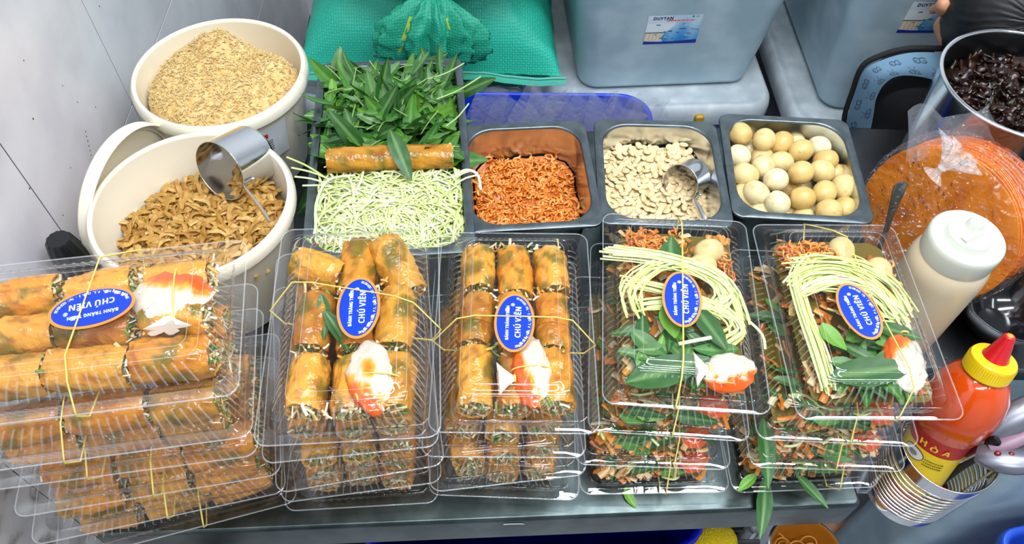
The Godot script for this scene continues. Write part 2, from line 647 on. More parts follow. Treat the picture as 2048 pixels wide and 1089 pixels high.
func pans() -> void:
	var lp := Vector3(-0.153, 0.8, -0.69)
	var lt := 0.1056
	pan("long deep steel pan of green herbs and shredded papaya beside the white buckets", 0.192, 0.335, 0.157, lp, lt)
	herbs_and_papaya(Transform3D(Basis(Vector3.UP, lt), lp))
	var a := Vector3(0.0165, 0.8, -0.661)
	pan("small steel pan half full of orange dried shrimp", 0.1615, 0.176, 0.15, a, 0.1005)
	var b := Vector3(0.1775, 0.8, -0.6714)
	pan("small steel pan of pale peanut halves with a steel scoop in it", 0.1565, 0.176, 0.15, b, -0.006)
	var c := Vector3(0.341, 0.8, -0.6845)
	pan("small steel pan heaped with peeled quail eggs", 0.1655, 0.176, 0.15, c, -0.042)
	# dried shrimp
	var sb := MB.new()
	var hf := func(x: float, z: float): return 0.104 + 0.008 * nz.get_noise_2d(x * 22, z * 22) + 0.003 * nz2.get_noise_2d(x * 130, z * 130) - 0.012 * pow(absf(x) / 0.07, 4.0)
	heap(sb, fill_loop(0.128, 0.142), 26, hf, func(p: Vector3): return lin("9c4a10").lerp(lin("c9661a"), nz2.get_noise_2d(p.x * 200, p.z * 200) * 0.5 + 0.5))
	var shr := []
	for k in 8:
		shr.append(shrimp_mesh(k))
	for k in 1500:
		var x := rf(-0.062, 0.062)
		var z := rf(-0.069, 0.069)
		if (absf(x) > 0.045 and absf(z) > 0.052):
			continue
		var s := rf(0.7, 1.25)
		var tt := Transform3D(Basis(Vector3.UP, rf(0, TAU)) * Basis(Vector3.RIGHT, rf(-0.5, 0.5)) * Basis(Vector3.BACK, rf(-0.4, 0.4)), Vector3(x, hf.call(x, z) + rf(0.0, 0.004), z)).scaled_local(Vector3.ONE * s)
		sb.add(shr[k % 8], tt, shrimp_col())
	var so := put("dried_shrimp_heap", sb, M.vc_gloss, self, Transform3D(Basis(Vector3.UP, 0.1005), a))
	tag(so, "heap of tiny orange dried shrimp filling the second steel pan", "dried shrimp", "", "stuff")
	# peanuts
	var pl := Transform3D(Basis(Vector3.UP, -0.006), b)
	var hp := func(x: float, z: float): return 0.108 + 0.006 * nz.get_noise_2d(x * 18 + 3, z * 18) + 0.01 * (-z / 0.08) - 0.006 * pow(absf(x) / 0.065, 4.0)
	var pb := heap(MB.new(), fill_loop(0.126, 0.142), 16, hp, func(p: Vector3): return lin("c9ad7c").lerp(lin("e0c896"), nz2.get_noise_2d(p.x * 120, p.z * 120) * 0.5 + 0.5))
	var pms := []
	for k in 6:
		pms.append(peanut_mesh(k))
	for k in 420:
		var x := rf(-0.061, 0.061)
		var z := rf(-0.069, 0.069)
		pb.add(pms[k % 6], Transform3D(rand_basis(0.9), Vector3(x, hp.call(x, z) + 0.001, z)))
	var po := put("peanut_heap", pb, M.vc_pale, self, pl)
	tag(po, "bed of pale peanut halves filling the pan under the loose top ones", "peanuts", "", "stuff")
	var pmesh := []
	for k in 6:
		pmesh.append(pms[k].mesh())
	var cnt := 0
	var spots := PackedVector2Array()
	var tries := 0
	while cnt < 290 and tries < 9000:
		tries += 1
		var q := Vector2(rf(-0.062, 0.062), rf(-0.07, 0.07))
		if absf(q.x) > 0.048 and absf(q.y) > 0.056:
			continue
		var ok := true
		for s in spots:
			if s.distance_squared_to(q) < 0.0000325:
				ok = false
				break
		if not ok:
			continue
		spots.append(q)
		var o := put("peanut_half", pmesh[cnt % 6], M.vc_pale, self, pl * Transform3D(rand_basis(0.4) * (Basis(Vector3.RIGHT, PI) if cnt % 2 else Basis()), Vector3(q.x, hp.call(q.x, q.y) + rf(0.004, 0.006), q.y)))
		tag(o, "loose pale roasted peanut half on top of the peanut pan", "peanut", "peanut halves in the steel pan")
		cnt += 1
	scoop("small polished steel measuring scoop lying on the peanuts", Vector3(0.2046, 0.932, -0.667), Vector3(-0.64, 0.34, 0.69), Vector3(0.229, 0.925, -0.611), 0.0232, 0.037)
	quail_eggs()
	# spoon handle between the egg pan and the orange rice paper
	var sp := thing("steel_spoon", "dark steel spoon standing handle-up beside the quail egg pan", "spoon")
	var hb := MB.new()
	var pth := curve([Vector3(0.436, 0.8, -0.578), Vector3(0.43, 0.92, -0.578), Vector3(0.42, 0.985, -0.58), Vector3(0.4135, 1.03, -0.5835)], 14)
	tube(hb, pth, func(f): return 0.0035 + 0.0045 * smoothstep(0.55, 0.95, f) * (1.0 - 0.5 * smoothstep(0.97, 1.0, f)), 12, true, 0.3, null, Vector3(0.1, 0.3, 1))
	put("handle", hb, M.steel_dark, sp)
	var fl := MB.new()
	for k in 5:
		blob(mb2(fl, Transform3D(Basis(), pth[13].lerp(pth[9], k * 0.24) + Vector3(-0.0005, 0.0008, 0.0022))), Vector3(0.0026, 0.0026, 0.0012), func(_d): return 1.0, 10, 6)
		flush(fl)
	put("flower_pattern", fl, M.steel_dull, sp)
	var bowl := blob(MB.new(), Vector3(0.018, 0.026, 0.004), func(_d): return 1.0, 20, 12)
	put("bowl", bowl, M.steel_dark, sp, Transform3D(Basis(), Vector3(0.437, 0.803, -0.578)))

func rand_basis(tilt: float) -> Basis:
	return Basis(Vector3.UP, rf(0, TAU)) * Basis(Vector3.RIGHT, rf(-tilt, tilt)) * Basis(Vector3.BACK, rf(-tilt, tilt))

func shrimp_col() -> Color:
	var k := rg.randf()
	return lin("d2701e").lerp(lin("eda656"), k) if rg.randf() > 0.3 else lin("b85414").lerp(lin("e0801e"), k)

func shrimp_mesh(k: int) -> MB:
	rg.seed = 300 + k
	var turn := rf(1.6, 3.6)
	var r := 0.0036 if k % 2 else 0.0046
	var pts := PackedVector3Array()
	for i in 7:
		var a := turn * (i / 6.0 - 0.5)
		pts.append(Vector3(sin(a) * r * 1.1, rf(-0.0005, 0.0005), cos(a) * r * 0.85))
	return tube(MB.new(), pts, func(f): return 0.0004 + 0.0015 * sin(PI * clampf(f * 0.9 + 0.05, 0, 1)) * (1.3 - f), 5, true, 0.8)

func peanut_mesh(k: int) -> MB:
	rg.seed = 400 + k
	var ln := rf(0.0058, 0.0072)
	var wd := rf(0.0042, 0.0052)
	var c0 := lin("d6bd8c").lerp(lin("e8d4ac"), rg.randf())
	return blob(MB.new(), Vector3(ln, 0.0027, wd), func(d: Vector3): return (0.35 if d.y < 0 else 1.0) * (1.0 + 0.1 * d.x), 12, 6, func(p: Vector3): return c0.lerp(lin("c9a56a"), clampf(absf(p.x) / ln - 0.6, 0, 0.4) + 0.12 * nz.get_noise_3d(p.x * 300, p.y * 300, p.z * 300)))

func scoop(label: String, at: Vector3, mouth: Vector3, handle_end: Vector3, r: float, h: float) -> Node3D:
	# a straight cup that opens towards `mouth`, with a strap handle riveted near the lip
	var o := thing("steel_scoop", label, "scoop")
	var f := frame(at, mouth)
	var mb := lathe(MB.new(), [[r * 0.9, -h], [r * 0.98, -h * 0.95], [r * 0.995, -h * 0.9], [r, -0.002], [r + 0.0008, -0.0006], [r + 0.0004, 0.0], [r - 0.0006, -0.0008], [r - 0.0012, -h * 0.9], [r * 0.88, -h + 0.0012]], 56, true, true)
	put("cup", mb, M.steel_bright, o, f)
	# where the handle leaves: the side of the cup nearest to handle_end
	var side := handle_end - at
	side = (side - f.basis.y * side.dot(f.basis.y)).normalized()
	var p0 := at + side * (r + 0.0012) - f.basis.y * 0.014
	var p1 := at + side * (r + 0.0016) - f.basis.y * 0.004
	var p2 := at + side * (r + 0.004) + f.basis.y * 0.004
	var path := curve([p0, p1, p2, p2.lerp(handle_end, 0.45) + Vector3(0, 0.002, 0), handle_end], 18)
	var hb := tube(MB.new(), path, func(t): return 0.0032 + 0.0016 * smoothstep(0.5, 0.95, t) - 0.0028 * smoothstep(0.94, 1.0, t), 10, true, 0.32, null, side)
	put("handle", hb, M.steel, o)
	var rv := blob(MB.new(), Vector3(0.003, 0.0016, 0.003), func(_d): return 1.0, 14, 8)
	put("rivet", rv, M.steel_bright, o, frame(p0 + side * 0.0014, side))
	return o

func quail_eggs() -> void:
	var e := [[0.2891, 0.944, -0.7479], [0.3172, 0.946, -0.737], [0.3408, 0.94, -0.7365], [0.2837, 0.936, -0.7166], [0.3037, 0.92, -0.7437], [0.3169, 0.925, -0.724], [0.3114, 0.936, -0.6984], [0.3357, 0.936, -0.7064], [0.3615, 0.944, -0.7203], [0.3914, 0.932, -0.7399], [0.3908, 0.94, -0.7075], [0.2855, 0.94, -0.68], [0.3199, 0.944, -0.6688], [0.3511, 0.948, -0.678], [0.3805, 0.942, -0.6867], [0.4075, 0.922, -0.7006], [0.4037, 0.938, -0.6653], [0.3766, 0.942, -0.6519], [0.2953, 0.938, -0.6515], [0.2838, 0.925, -0.6574], [0.3162, 0.942, -0.6332], [0.3481, 0.94, -0.6431], [0.3752, 0.942, -0.6223], [0.4012, 0.93, -0.6359], [0.3016, 0.922, -0.6338], [0.3253, 0.917, -0.6283], [0.3529, 0.922, -0.6259], [0.3953, 0.912, -0.6282], [0.3685, 0.918, -0.7583], [0.3429, 0.912, -0.6473], [0.3453, 0.915, -0.6805], [0.2946, 0.915, -0.6412], [0.2858, 0.92, -0.7109], [0.3701, 0.915, -0.6514], [0.365, 0.91, -0.69], [0.388, 0.91, -0.675], [0.33, 0.905, -0.72], [0.31, 0.905, -0.66]]
	var rows := {}
	var protos := []
	for k in 6:
		protos.append(egg_mesh(k).mesh())
	e.sort_custom(func(p, q): return p[2] < q[2])
	var names := ["back", "second", "third", "fourth", "front"]
	var ords := ["first", "second", "third", "fourth", "fifth", "sixth", "seventh", "eighth", "ninth", "tenth"]
	for k in e.size():
		var row := mini(4, int(k / 8.0))
		var members := e.slice(row * 8, row * 8 + 8)
		var order := 0
		for q in members:
			if q[0] < e[k][0]:
				order += 1
		var b := rand_basis(0.5) * Basis(Vector3.RIGHT, rf(-0.4, 0.6))
		var o := put("quail_egg", protos[k % 6], M.egg, self, Transform3D(b, Vector3(e[k][0], e[k][1] - 0.004, e[k][2])))
		tag(o, "quail egg, %s from the peanuts, %s row of eggs" % [ords[order], names[row]], "quail egg", "quail eggs in the steel pan")

func egg_mesh(k: int) -> MB:
	rg.seed = 500 + k
	var ln: float = [0.0172, 0.0163, 0.0176, 0.0158, 0.0168, 0.0165][k]
	var tint: Color = [lin("dcc58a"), lin("d3b673"), lin("e0cf9e"), lin("e6dab0"), lin("d9c285"), lin("cdac66")][k]
	var dark := lin("b08a45")
	var off := k * 10.0
	return blob(MB.new(), Vector3(ln, 0.0143, 0.0143), func(d: Vector3): return 1.0 + 0.09 * d.x * (1.0 - absf(d.x)) - (0.1 * smoothstep(0.86, 1.0, -d.x) if k % 2 else 0.0), 28, 18, func(p: Vector3): return tint.lerp(dark, clampf(nz.get_noise_3d(p.x * 60 + off, p.y * 60, p.z * 60) * 0.8 + 0.05, 0.0, 0.7)).lerp(lin("8a6428"), smoothstep(0.42, 0.6, nz2.get_noise_3d(p.x * 420 + off, p.y * 420, p.z * 420)) * 0.5))

func leaf_mesh(k: int, detail := 10) -> MB:
	rg.seed = 600 + k
	var ln: float = [0.052, 0.062, 0.07, 0.046, 0.058, 0.04, 0.066, 0.054][k % 8]
	var wd: float = [0.0085, 0.0095, 0.0105, 0.009, 0.0075, 0.0075, 0.0085, 0.011][k % 8]
	var bend := rf(-0.9, 1.4)
	var twist := rf(-0.6, 0.6)
	var side := rf(-0.3, 0.3)
	var fold := rf(0.15, 0.5)
	var c0: Color = [lin("2f661d"), lin("447d26"), lin("22541b"), lin("639a2e"), lin("37702a"), lin("528a30"), lin("2a5c24"), lin("487538")][k % 8]
	var back := c0.lerp(lin("8aa878"), 0.35)
	var rows := []
	var cols := PackedColorArray()
	var p := Vector3.ZERO
	var ang := -bend * 0.5
	var mb := MB.new()
	for i in detail + 1:
		var f := float(i) / detail
		var w := wd * pow(sin(PI * pow(f * 0.985 + 0.008, 0.8)), 0.85) + 0.0004
		var dirv := Vector3(sin(side * (f - 0.5)), sin(ang), cos(ang)).normalized()
		var across := Vector3.RIGHT.rotated(dirv, twist * (f - 0.5))
		var up := dirv.cross(across) * -1.0
		var r := PackedVector3Array()
		for q in 7:
			var u := q / 3.0 - 1.0
			r.append(p + across * u * w - up * (fold * w * (absf(u) - 0.4) - 0.0007 * sin(f * 22.0 + u) * absf(u) - 0.0004 * cos(f * 60.0 - absf(u) * 5.0) * absf(u)))
			var vein := smoothstep(0.6, 1.0, cos(f * 50.0 - absf(u) * 7.0)) * 0.22
			cols.append((c0 if q != 3 else c0.lerp(lin("8fb46a"), 0.4)).lerp(back, vein + 0.1 * nz.get_noise_2d(f * 9, u * 3 + k)))
		rows.append(r)
		p += dirv * ln / detail
		ang += bend / detail
	mb.grid(rows, false, false, false, cols)
	return mb

func herbs_and_papaya(t: Transform3D) -> void:
	var lm := []
	var lmesh := []
	for k in 16:
		lm.append(leaf_mesh(k))
		lmesh.append(lm[k].mesh())
	rg.seed = 71
	# herbs in the back half of the pan (local z from -0.15 to 0.0)
	var h := thing("herb_pile", "heap of dark green pointed herb leaves in the back of the long pan", "herbs", t.origin, 0.1056)
	var hh := func(x: float, z: float): return 0.136 + 0.02 * (1.0 - pow(absf(x) / 0.086, 2.0)) * (1.0 - pow(absf(z + 0.07) / 0.1, 2.0)) + 0.006 * nz.get_noise_2d(x * 30, z * 30)
	var bed := MB.new()
	var bl := PackedVector2Array()
	for q in rr(0.16, 0.165, 0.03, 6, 8):
		bl.append(q)
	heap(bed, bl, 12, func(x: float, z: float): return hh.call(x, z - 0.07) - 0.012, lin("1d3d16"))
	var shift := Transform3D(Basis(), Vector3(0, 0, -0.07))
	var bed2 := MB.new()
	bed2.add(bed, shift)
	for k in 260:
		var x := rf(-0.08, 0.08)
		var z := rf(-0.15, 0.012)
		bed2.add(lm[k % 16], Transform3D(leaf_basis(0.9), Vector3(x, hh.call(x, z) - 0.004, z)), null)
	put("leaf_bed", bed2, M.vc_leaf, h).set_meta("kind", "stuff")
	for k in 292:
		var x := rf(-0.082, 0.082)
		var z := rf(-0.152, 0.012)
		var y: float = hh.call(x, z) + rf(0.001, 0.011)
		var b := leaf_basis(0.5)
		if absf(x) > 0.068:
			y += 0.006
		put("leaf", lmesh[rg.randi() % 16], M.vc_leaf, h, Transform3D(b, Vector3(x, y, z) - b.z * 0.024).scaled_local(Vector3(0.6, 0.8, 0.72)))
	# some long leaves and stems that stick out past the rim
	for e in [[-0.07, 0.166, -0.075, 4.3, 0.1], [-0.075, 0.16, -0.055, 4.6, -0.1], [0.03, 0.17, -0.12, 2.6, 0.1], [-0.045, 0.17, -0.125, 3.5, 0.2]]:
		put("leaf", lmesh[6], M.vc_leaf, h, Transform3D(Basis(Vector3.UP, e[3]) * Basis(Vector3.RIGHT, -e[4]), Vector3(e[0], e[1], e[2])).scaled_local(Vector3(0.5, 0.7, 0.7)))
	for k in 34:
		var x := rf(-0.075, 0.08)
		var z := rf(-0.15, 0.0)
		var y: float = hh.call(x, z) + 0.01
		var d := Vector3(rf(-1, 1), rf(0.0, 0.4), rf(-1, 1)).normalized()
		var pts := curve([Vector3(x, y - 0.006, z), Vector3(x, y, z) + d * 0.018 + rdir() * 0.003, Vector3(x, y, z) + d * rf(0.03, 0.045)], 7)
		put("stem", tube(MB.new(), pts, 0.0009, 5, true, 1.0, lin("86a85a")), M.vc_leaf, h)
	for e in [[0.06, -0.07, 0.118, -0.1], [0.05, -0.11, 0.098, -0.128], [0.07, -0.02, 0.1, -0.05]]:
		put("stem", tube(MB.new(), curve([Vector3(e[0], 0.17, e[1]), Vector3((e[0] + e[2]) / 2, 0.173, (e[1] + e[3]) / 2 + 0.003), Vector3(e[2], 0.178, e[3])], 8), 0.0011, 6, true, 1.0, lin("9fbf78")), M.vc_leaf, h)
	# the long roll that parts the herbs from the papaya
	var r := thing("rice_paper_roll", "long uncut rice paper roll lying between the herbs and the papaya", "food roll", t * Vector3(0.002, 0.168, 0.028), 0.1056 - 0.02)
	roll_parts(r, 0.148, 0.0155, 77, true)
	var lf := put("herb_leaf", lmesh[2], M.vc_leaf, self, t * Transform3D(Basis(Vector3.UP, 0.35) * Basis(Vector3.RIGHT, 0.35), Vector3(0.004, 0.192, 0.005)))
	tag(lf, "single pointed herb leaf lying across the long uncut roll", "herb leaf")
	# shredded green papaya
	rg.seed = 72
	var ph := func(x: float, z: float): return 0.142 + 0.014 * (1.0 - pow(absf(x) / 0.09, 4.0)) - 0.012 * smoothstep(0.1, 0.16, z) + 0.005 * nz.get_noise_2d(x * 25 + 8, z * 25)
	var pb := heap(MB.new(), rr(0.166, 0.125, 0.025, 5, 8), 10, func(x: float, z: float): return ph.call(x, z + 0.095) - 0.006, lin("b9c98a"))
	var pm := MB.new()
	pm.add(pb, Transform3D(Basis(), Vector3(0, 0, 0.095)))
	for k in 760:
		var x := clampf(rg.randfn() * 0.045, -0.08, 0.08)
		var z := rf(0.045, 0.152)
		var a := rg.randfn() * 0.75 + (0.0 if rg.randf() < 0.75 else PI / 2)
		var d := Vector3(cos(a), 0, sin(a))
		var ln := rf(0.03, 0.075)
		var cv := rf(-0.35, 0.35)
		var s := Vector3(-d.z, 0, d.x)
		var pts := []
		for i in 4:
			var f := i / 3.0 - 0.5
			var q := Vector3(x, 0, z) + d * f * ln + s * cv * ln * (f * f - 0.1)
			q.x = clampf(q.x, -0.083, 0.083)
			q.z = clampf(q.z, 0.035, 0.157)
			q.y = ph.call(q.x, q.z) + rf(-0.004, 0.006) + 0.004 * (1.0 - 4.0 * f * f)
			pts.append(q)
		tube(pm, curve(pts, 7), rf(0.0009, 0.0017), 5, true, 0.5, papaya_col())
	for e in [[-0.06, 0.05, -0.115, 0.03], [-0.065, 0.055, -0.11, 0.045], [-0.07, 0.045, -0.122, 0.012], [-0.05, 0.062, -0.1, 0.06], [0.07, 0.06, 0.098, 0.05], [0.072, 0.066, 0.104, 0.058]]:
		tube(pm, curve([Vector3(e[0], 0.152, e[1]), Vector3((e[0] + e[2]) / 2, 0.162, (e[1] + e[3]) / 2), Vector3(e[2], 0.163, e[3])], 8), 0.0014, 5, true, 0.5, papaya_col())
	tube(pm, curve([Vector3(0.075, 0.158, 0.055), Vector3(0.09, 0.164, 0.05), Vector3(0.104, 0.161, 0.055), Vector3(0.107, 0.148, 0.068)], 12), 0.002, 6, true, 0.5, lin("d8dcc2"))
	tube(pm, curve([Vector3(-0.04, 0.16, 0.045), Vector3(-0.07, 0.165, 0.055), Vector3(-0.083, 0.16, 0.085), Vector3(-0.083, 0.155, 0.12), Vector3(-0.088, 0.152, 0.13)], 16), 0.0018, 6, true, 0.5, lin("d2dfae"))
	var po := put("shredded_papaya", pm, M.vc_pale, self, t)
	tag(po, "tangle of pale green shredded papaya in the front of the long pan", "shredded papaya", "", "stuff")

func papaya_col() -> Color:
	return lin("cbd88e").lerp(lin("e2e8bc"), rg.randf()) if rg.randf() > 0.3 else lin("b8cc70").lerp(lin("d0de94"), rg.randf())

func leaf_basis(tilt: float) -> Basis:
	return Basis(Vector3.UP, rf(0, TAU)) * Basis(Vector3.RIGHT, rf(-tilt, tilt)) * Basis(Vector3.BACK, rf(-tilt, tilt))

# ---------- rice paper rolls ----------
var roll_cache := {}

func roll_wrap(ln: float, r: float, k: int) -> MB:
	rg.seed = 800 + k
	var off := k * 13.7
	var rows := []
	var nr := 21
	var seg := 32
	for i in nr:
		var f := float(i) / (nr - 1)
		var z := (f - 0.5) * ln
		var p := PackedVector3Array()
		for q in seg:
			var a := TAU * q / seg
			var d := Vector3(cos(a), sin(a), 0)
			var w := 1.0 + 0.16 * nz.get_noise_3d(d.x * 1.3 + off, d.y * 1.3, z * 30) + 0.09 * nz2.get_noise_3d(d.x * 3 + off, d.y * 3, z * 100) - 0.1 * pow(absf(2 * f - 1), 5.0)
			p.append(Vector3(d.x * r * w, d.y * r * w * 0.97, z + 0.002 * nz.get_noise_2d(a * 2 + off, i * 0.0)))
		rows.append(p)
	var tones := [lin("d68a28"), lin("c47a22"), lin("dc9a38"), lin("a86a22"), lin("cf9234"), lin("b57c2a")]
	var c0: Color = tones[k % 6]
	var green := lin("5a5c18")
	var brown := lin("8a4610")
	var yel := lin("f0b43c")
	var mb := MB.new()
	mb.grid(rows, true, false, false, func(p: Vector3): return c0.lerp(yel, clampf(0.5 * nz.get_noise_3d(p.x * 55 + off, p.y * 55, p.z * 40) + 0.1, 0, 0.6)).lerp(green, smoothstep(0.03, 0.4, nz2.get_noise_3d(p.x * 34 + off, p.y * 34, p.z * 26 + k)) * 0.85).lerp(brown, smoothstep(0.05, 0.5, nz.get_noise_3d(p.x * 70, p.y * 70 + off, p.z * 70)) * 0.65))
	# the wrapper's inner lip at both ends
	for s in [0, nr - 1]:
		var l0: PackedVector3Array = rows[s]
		var l1 := PackedVector3Array()
		for q in l0:
			l1.append(Vector3(q.x * 0.84, q.y * 0.84, q.z * 0.965))
		mb.grid([l1, l0] if s == 0 else [l0, l1], true, false, false, c0.lerp(yel, 0.3))
	return mb

func roll_fill(ln: float, r: float, k: int) -> MB:
	rg.seed = 900 + k
	var mb := MB.new()
	var cols := [lin("dfd3a2"), lin("cdbb84"), lin("e8e2c4"), lin("b98e48"), lin("46702a"), lin("c9a560"), lin("6e8f3a"), lin("a86c28")]
	for s in [1]:
		var lp := ring(r * 0.86, 0, 12)
		var h := heap(MB.new(), PackedVector2Array(Array(lp).map(func(q): return Vector2(q.x, q.z))), 3, func(x: float, z: float): return 0.0, lin("b08a4a"))
		mb.add(h, Transform3D(Basis(Vector3.RIGHT, PI / 2), Vector3(0, 0, ln * 0.47)))
		for i in 30:
			var a := rf(0, TAU)
			var q := sqrt(rg.randf()) * r * 0.78
			var d := (Vector3(rf(-1, 1), rf(-1, 1), rf(-0.7, 0.7))).normalized() * rf(0.002, 0.0055)
			var c := Vector3(cos(a) * q, sin(a) * q, s * (ln * 0.48 + rf(-0.001, 0.0022)))
			tube(mb, PackedVector3Array([c - d, c + d * 0.2 + rdir() * 0.0006, c + d]), rf(0.0008, 0.0018), 5, true, 0.6, cols[rg.randi() % 8])
	return mb

func roll_parts(o: Node3D, ln: float, r: float, k: int, along_x := false) -> void:
	var key := "%f %f %d" % [ln, r, k]
	if not roll_cache.has(key):
		roll_cache[key] = [roll_wrap(ln, r, k).mesh(), roll_fill(ln, r, k).mesh()]
	var t := Transform3D(Basis(Vector3.UP, PI / 2) if along_x else Basis(), Vector3.ZERO)
	put("wrapper", roll_cache[key][0], M.roll_skin, o, t)
	put("filling", roll_cache[key][1], M.vc, o, t)
	put("filling", roll_cache[key][1], M.vc, o, t * Transform3D(Basis(Vector3.UP, PI), Vector3.ZERO))

# ---------- clear boxes ----------
const BW := 0.162
const BD := 0.242
var lid_mesh: ArrayMesh
var base_mesh: ArrayMesh
var edge_mesh: ArrayMesh

func box_ring(inset: float, y: float, r: float, amp: float) -> PackedVector3Array:
	# outline of a box at this height, its straight sides fluted
	var w := BW - 2 * inset
	var d := BD - 2 * inset
	var p := PackedVector3Array()
	var cs := 6
	var lz := 23 * 6
	var lx := 14 * 6
	var cc := [Vector2(w / 2 - r, d / 2 - r), Vector2(-w / 2 + r, d / 2 - r), Vector2(-w / 2 + r, -d / 2 + r), Vector2(w / 2 - r, -d / 2 + r)]
	for q in 4:
		for k in cs + 1:
			var a := (q + float(k) / cs) * PI / 2
			var v: Vector2 = cc[q] + Vector2(cos(a), sin(a)) * r
			p.append(Vector3(v.x, y, v.y))
		var m := lx if q % 2 == 0 else lz
		var a2 := (q + 1) * PI / 2
		var nrm := Vector2(cos(a2), sin(a2))
		var e: Vector2 = cc[q] + nrm * r
		var f: Vector2 = cc[(q + 1) % 4] + nrm * r
		for k in range(1, m):
			var t := float(k) / m
			var edge := smoothstep(0.0, 0.04, t) * smoothstep(1.0, 0.96, t)
			var wv := absf(sin(PI * k / 6.0)) - 0.6
			var v := e.lerp(f, t) + nrm * wv * amp * edge
			p.append(Vector3(v.x, y, v.y))
	return p

func box_meshes() -> void:
	var mb := MB.new()
	mb.grid([box_ring(0.0, -0.0006, 0.012, 0), box_ring(0.0, 0.0006, 0.012, 0)])
	mb.grid([box_ring(0.0, 0.0006, 0.012, 0), box_ring(0.009, 0.001, 0.010, 0)])
	mb.grid([box_ring(0.009, 0.001, 0.010, 0), box_ring(0.0098, 0.0034, 0.010, 0), box_ring(0.0122, 0.0034, 0.010, 0), box_ring(0.0128, 0.0022, 0.010, 0)])
	mb.grid([box_ring(0.0128, 0.0022, 0.012, 0), box_ring(0.0145, 0.004, 0.012, 0.0014), box_ring(0.018, 0.0105, 0.012, 0.0024), box_ring(0.0215, 0.0165, 0.012, 0.0024), box_ring(0.0238, 0.0195, 0.012, 0.0016), box_ring(0.026, 0.0215, 0.012, 0), box_ring(0.0285, 0.0228, 0.011, 0), box_ring(0.0315, 0.0230, 0.010, 0)])
	mb.grid([box_ring(0.0315, 0.0230, 0.010, 0), box_ring(0.0345, 0.0236, 0.010, 0), box_ring(0.0365, 0.0252, 0.009, 0), box_ring(0.039, 0.0256, 0.009, 0)], true, false, true)
	lid_mesh = mb.mesh()
	var em := tube(MB.new(), box_ring(0.0, 0.0, 0.012, 0), 0.0007, 6, false, 1.0, null, Vector3.UP, true)
	tube(em, box_ring(0.0372, 0.0252, 0.009, 0), 0.0003, 4, false, 1.0, null, Vector3.UP, true)
	tube(em, box_ring(0.0285, 0.0226, 0.011, 0), 0.0003, 4, false, 1.0, null, Vector3.UP, true)
	edge_mesh = em.mesh()
	rib_mesh = ribs([[0.0145, 0.004, 0.0014], [0.018, 0.0105, 0.0024], [0.0215, 0.0165, 0.0024], [0.0238, 0.0195, 0.0016], [0.0252, 0.0208, 0.0008]], 1.0).mesh()
	rib_mesh_low = ribs([[0.0155, -0.0165, 0.0018], [0.0135, -0.009, 0.0024], [0.0118, -0.0035, 0.0016]], 0.8).mesh()
	mb = MB.new()
	mb.grid([box_ring(0.018, -0.0196, 0.012, 0), box_ring(0.0165, -0.0192, 0.012, 0.001), box_ring(0.0155, -0.0165, 0.012, 0.0018), box_ring(0.0135, -0.009, 0.012, 0.0024), box_ring(0.0118, -0.0035, 0.012, 0.0016), box_ring(0.0108, -0.0014, 0.012, 0)], true, true)
	mb.grid([box_ring(0.0108, -0.0014, 0.012, 0), box_ring(0.001, -0.0016, 0.012, 0), box_ring(0.0, -0.0026, 0.012, 0)])
	base_mesh = mb.mesh()

var rib_mesh: ArrayMesh
var rib_mesh_low: ArrayMesh

func ribs(list: Array, k: float) -> MB:
	# the rounded crest of every flute in a box's side: a little more plastic than between them
	var mb := MB.new()
	var rows := []
	for e in list:
		rows.append(box_ring(e[0], e[1], 0.012, e[2]))
	var at := 0
	for q in 4:
		at += 7
		var m := 14 * 6 if q % 2 == 0 else 23 * 6
		for i in range(1, m):
			if i % 6 == 3:
				var p := []
				for j in rows.size():
					var c: Vector3 = rows[j][at + i - 1]
					var side: Vector3 = (rows[j][at + i] - rows[j][at + i - 2]).normalized()
					var out := side.cross(Vector3.UP)
					var w := (0.0007 + 0.0006 * j / rows.size()) * k
					p.append(PackedVector3Array([c - side * w, c - side * w * 0.5 - out * w * 0.6, c - out * w * 0.8, c + side * w * 0.5 - out * w * 0.6, c + side * w]))
				mb.grid(p, false)
		at += m - 1
	return mb

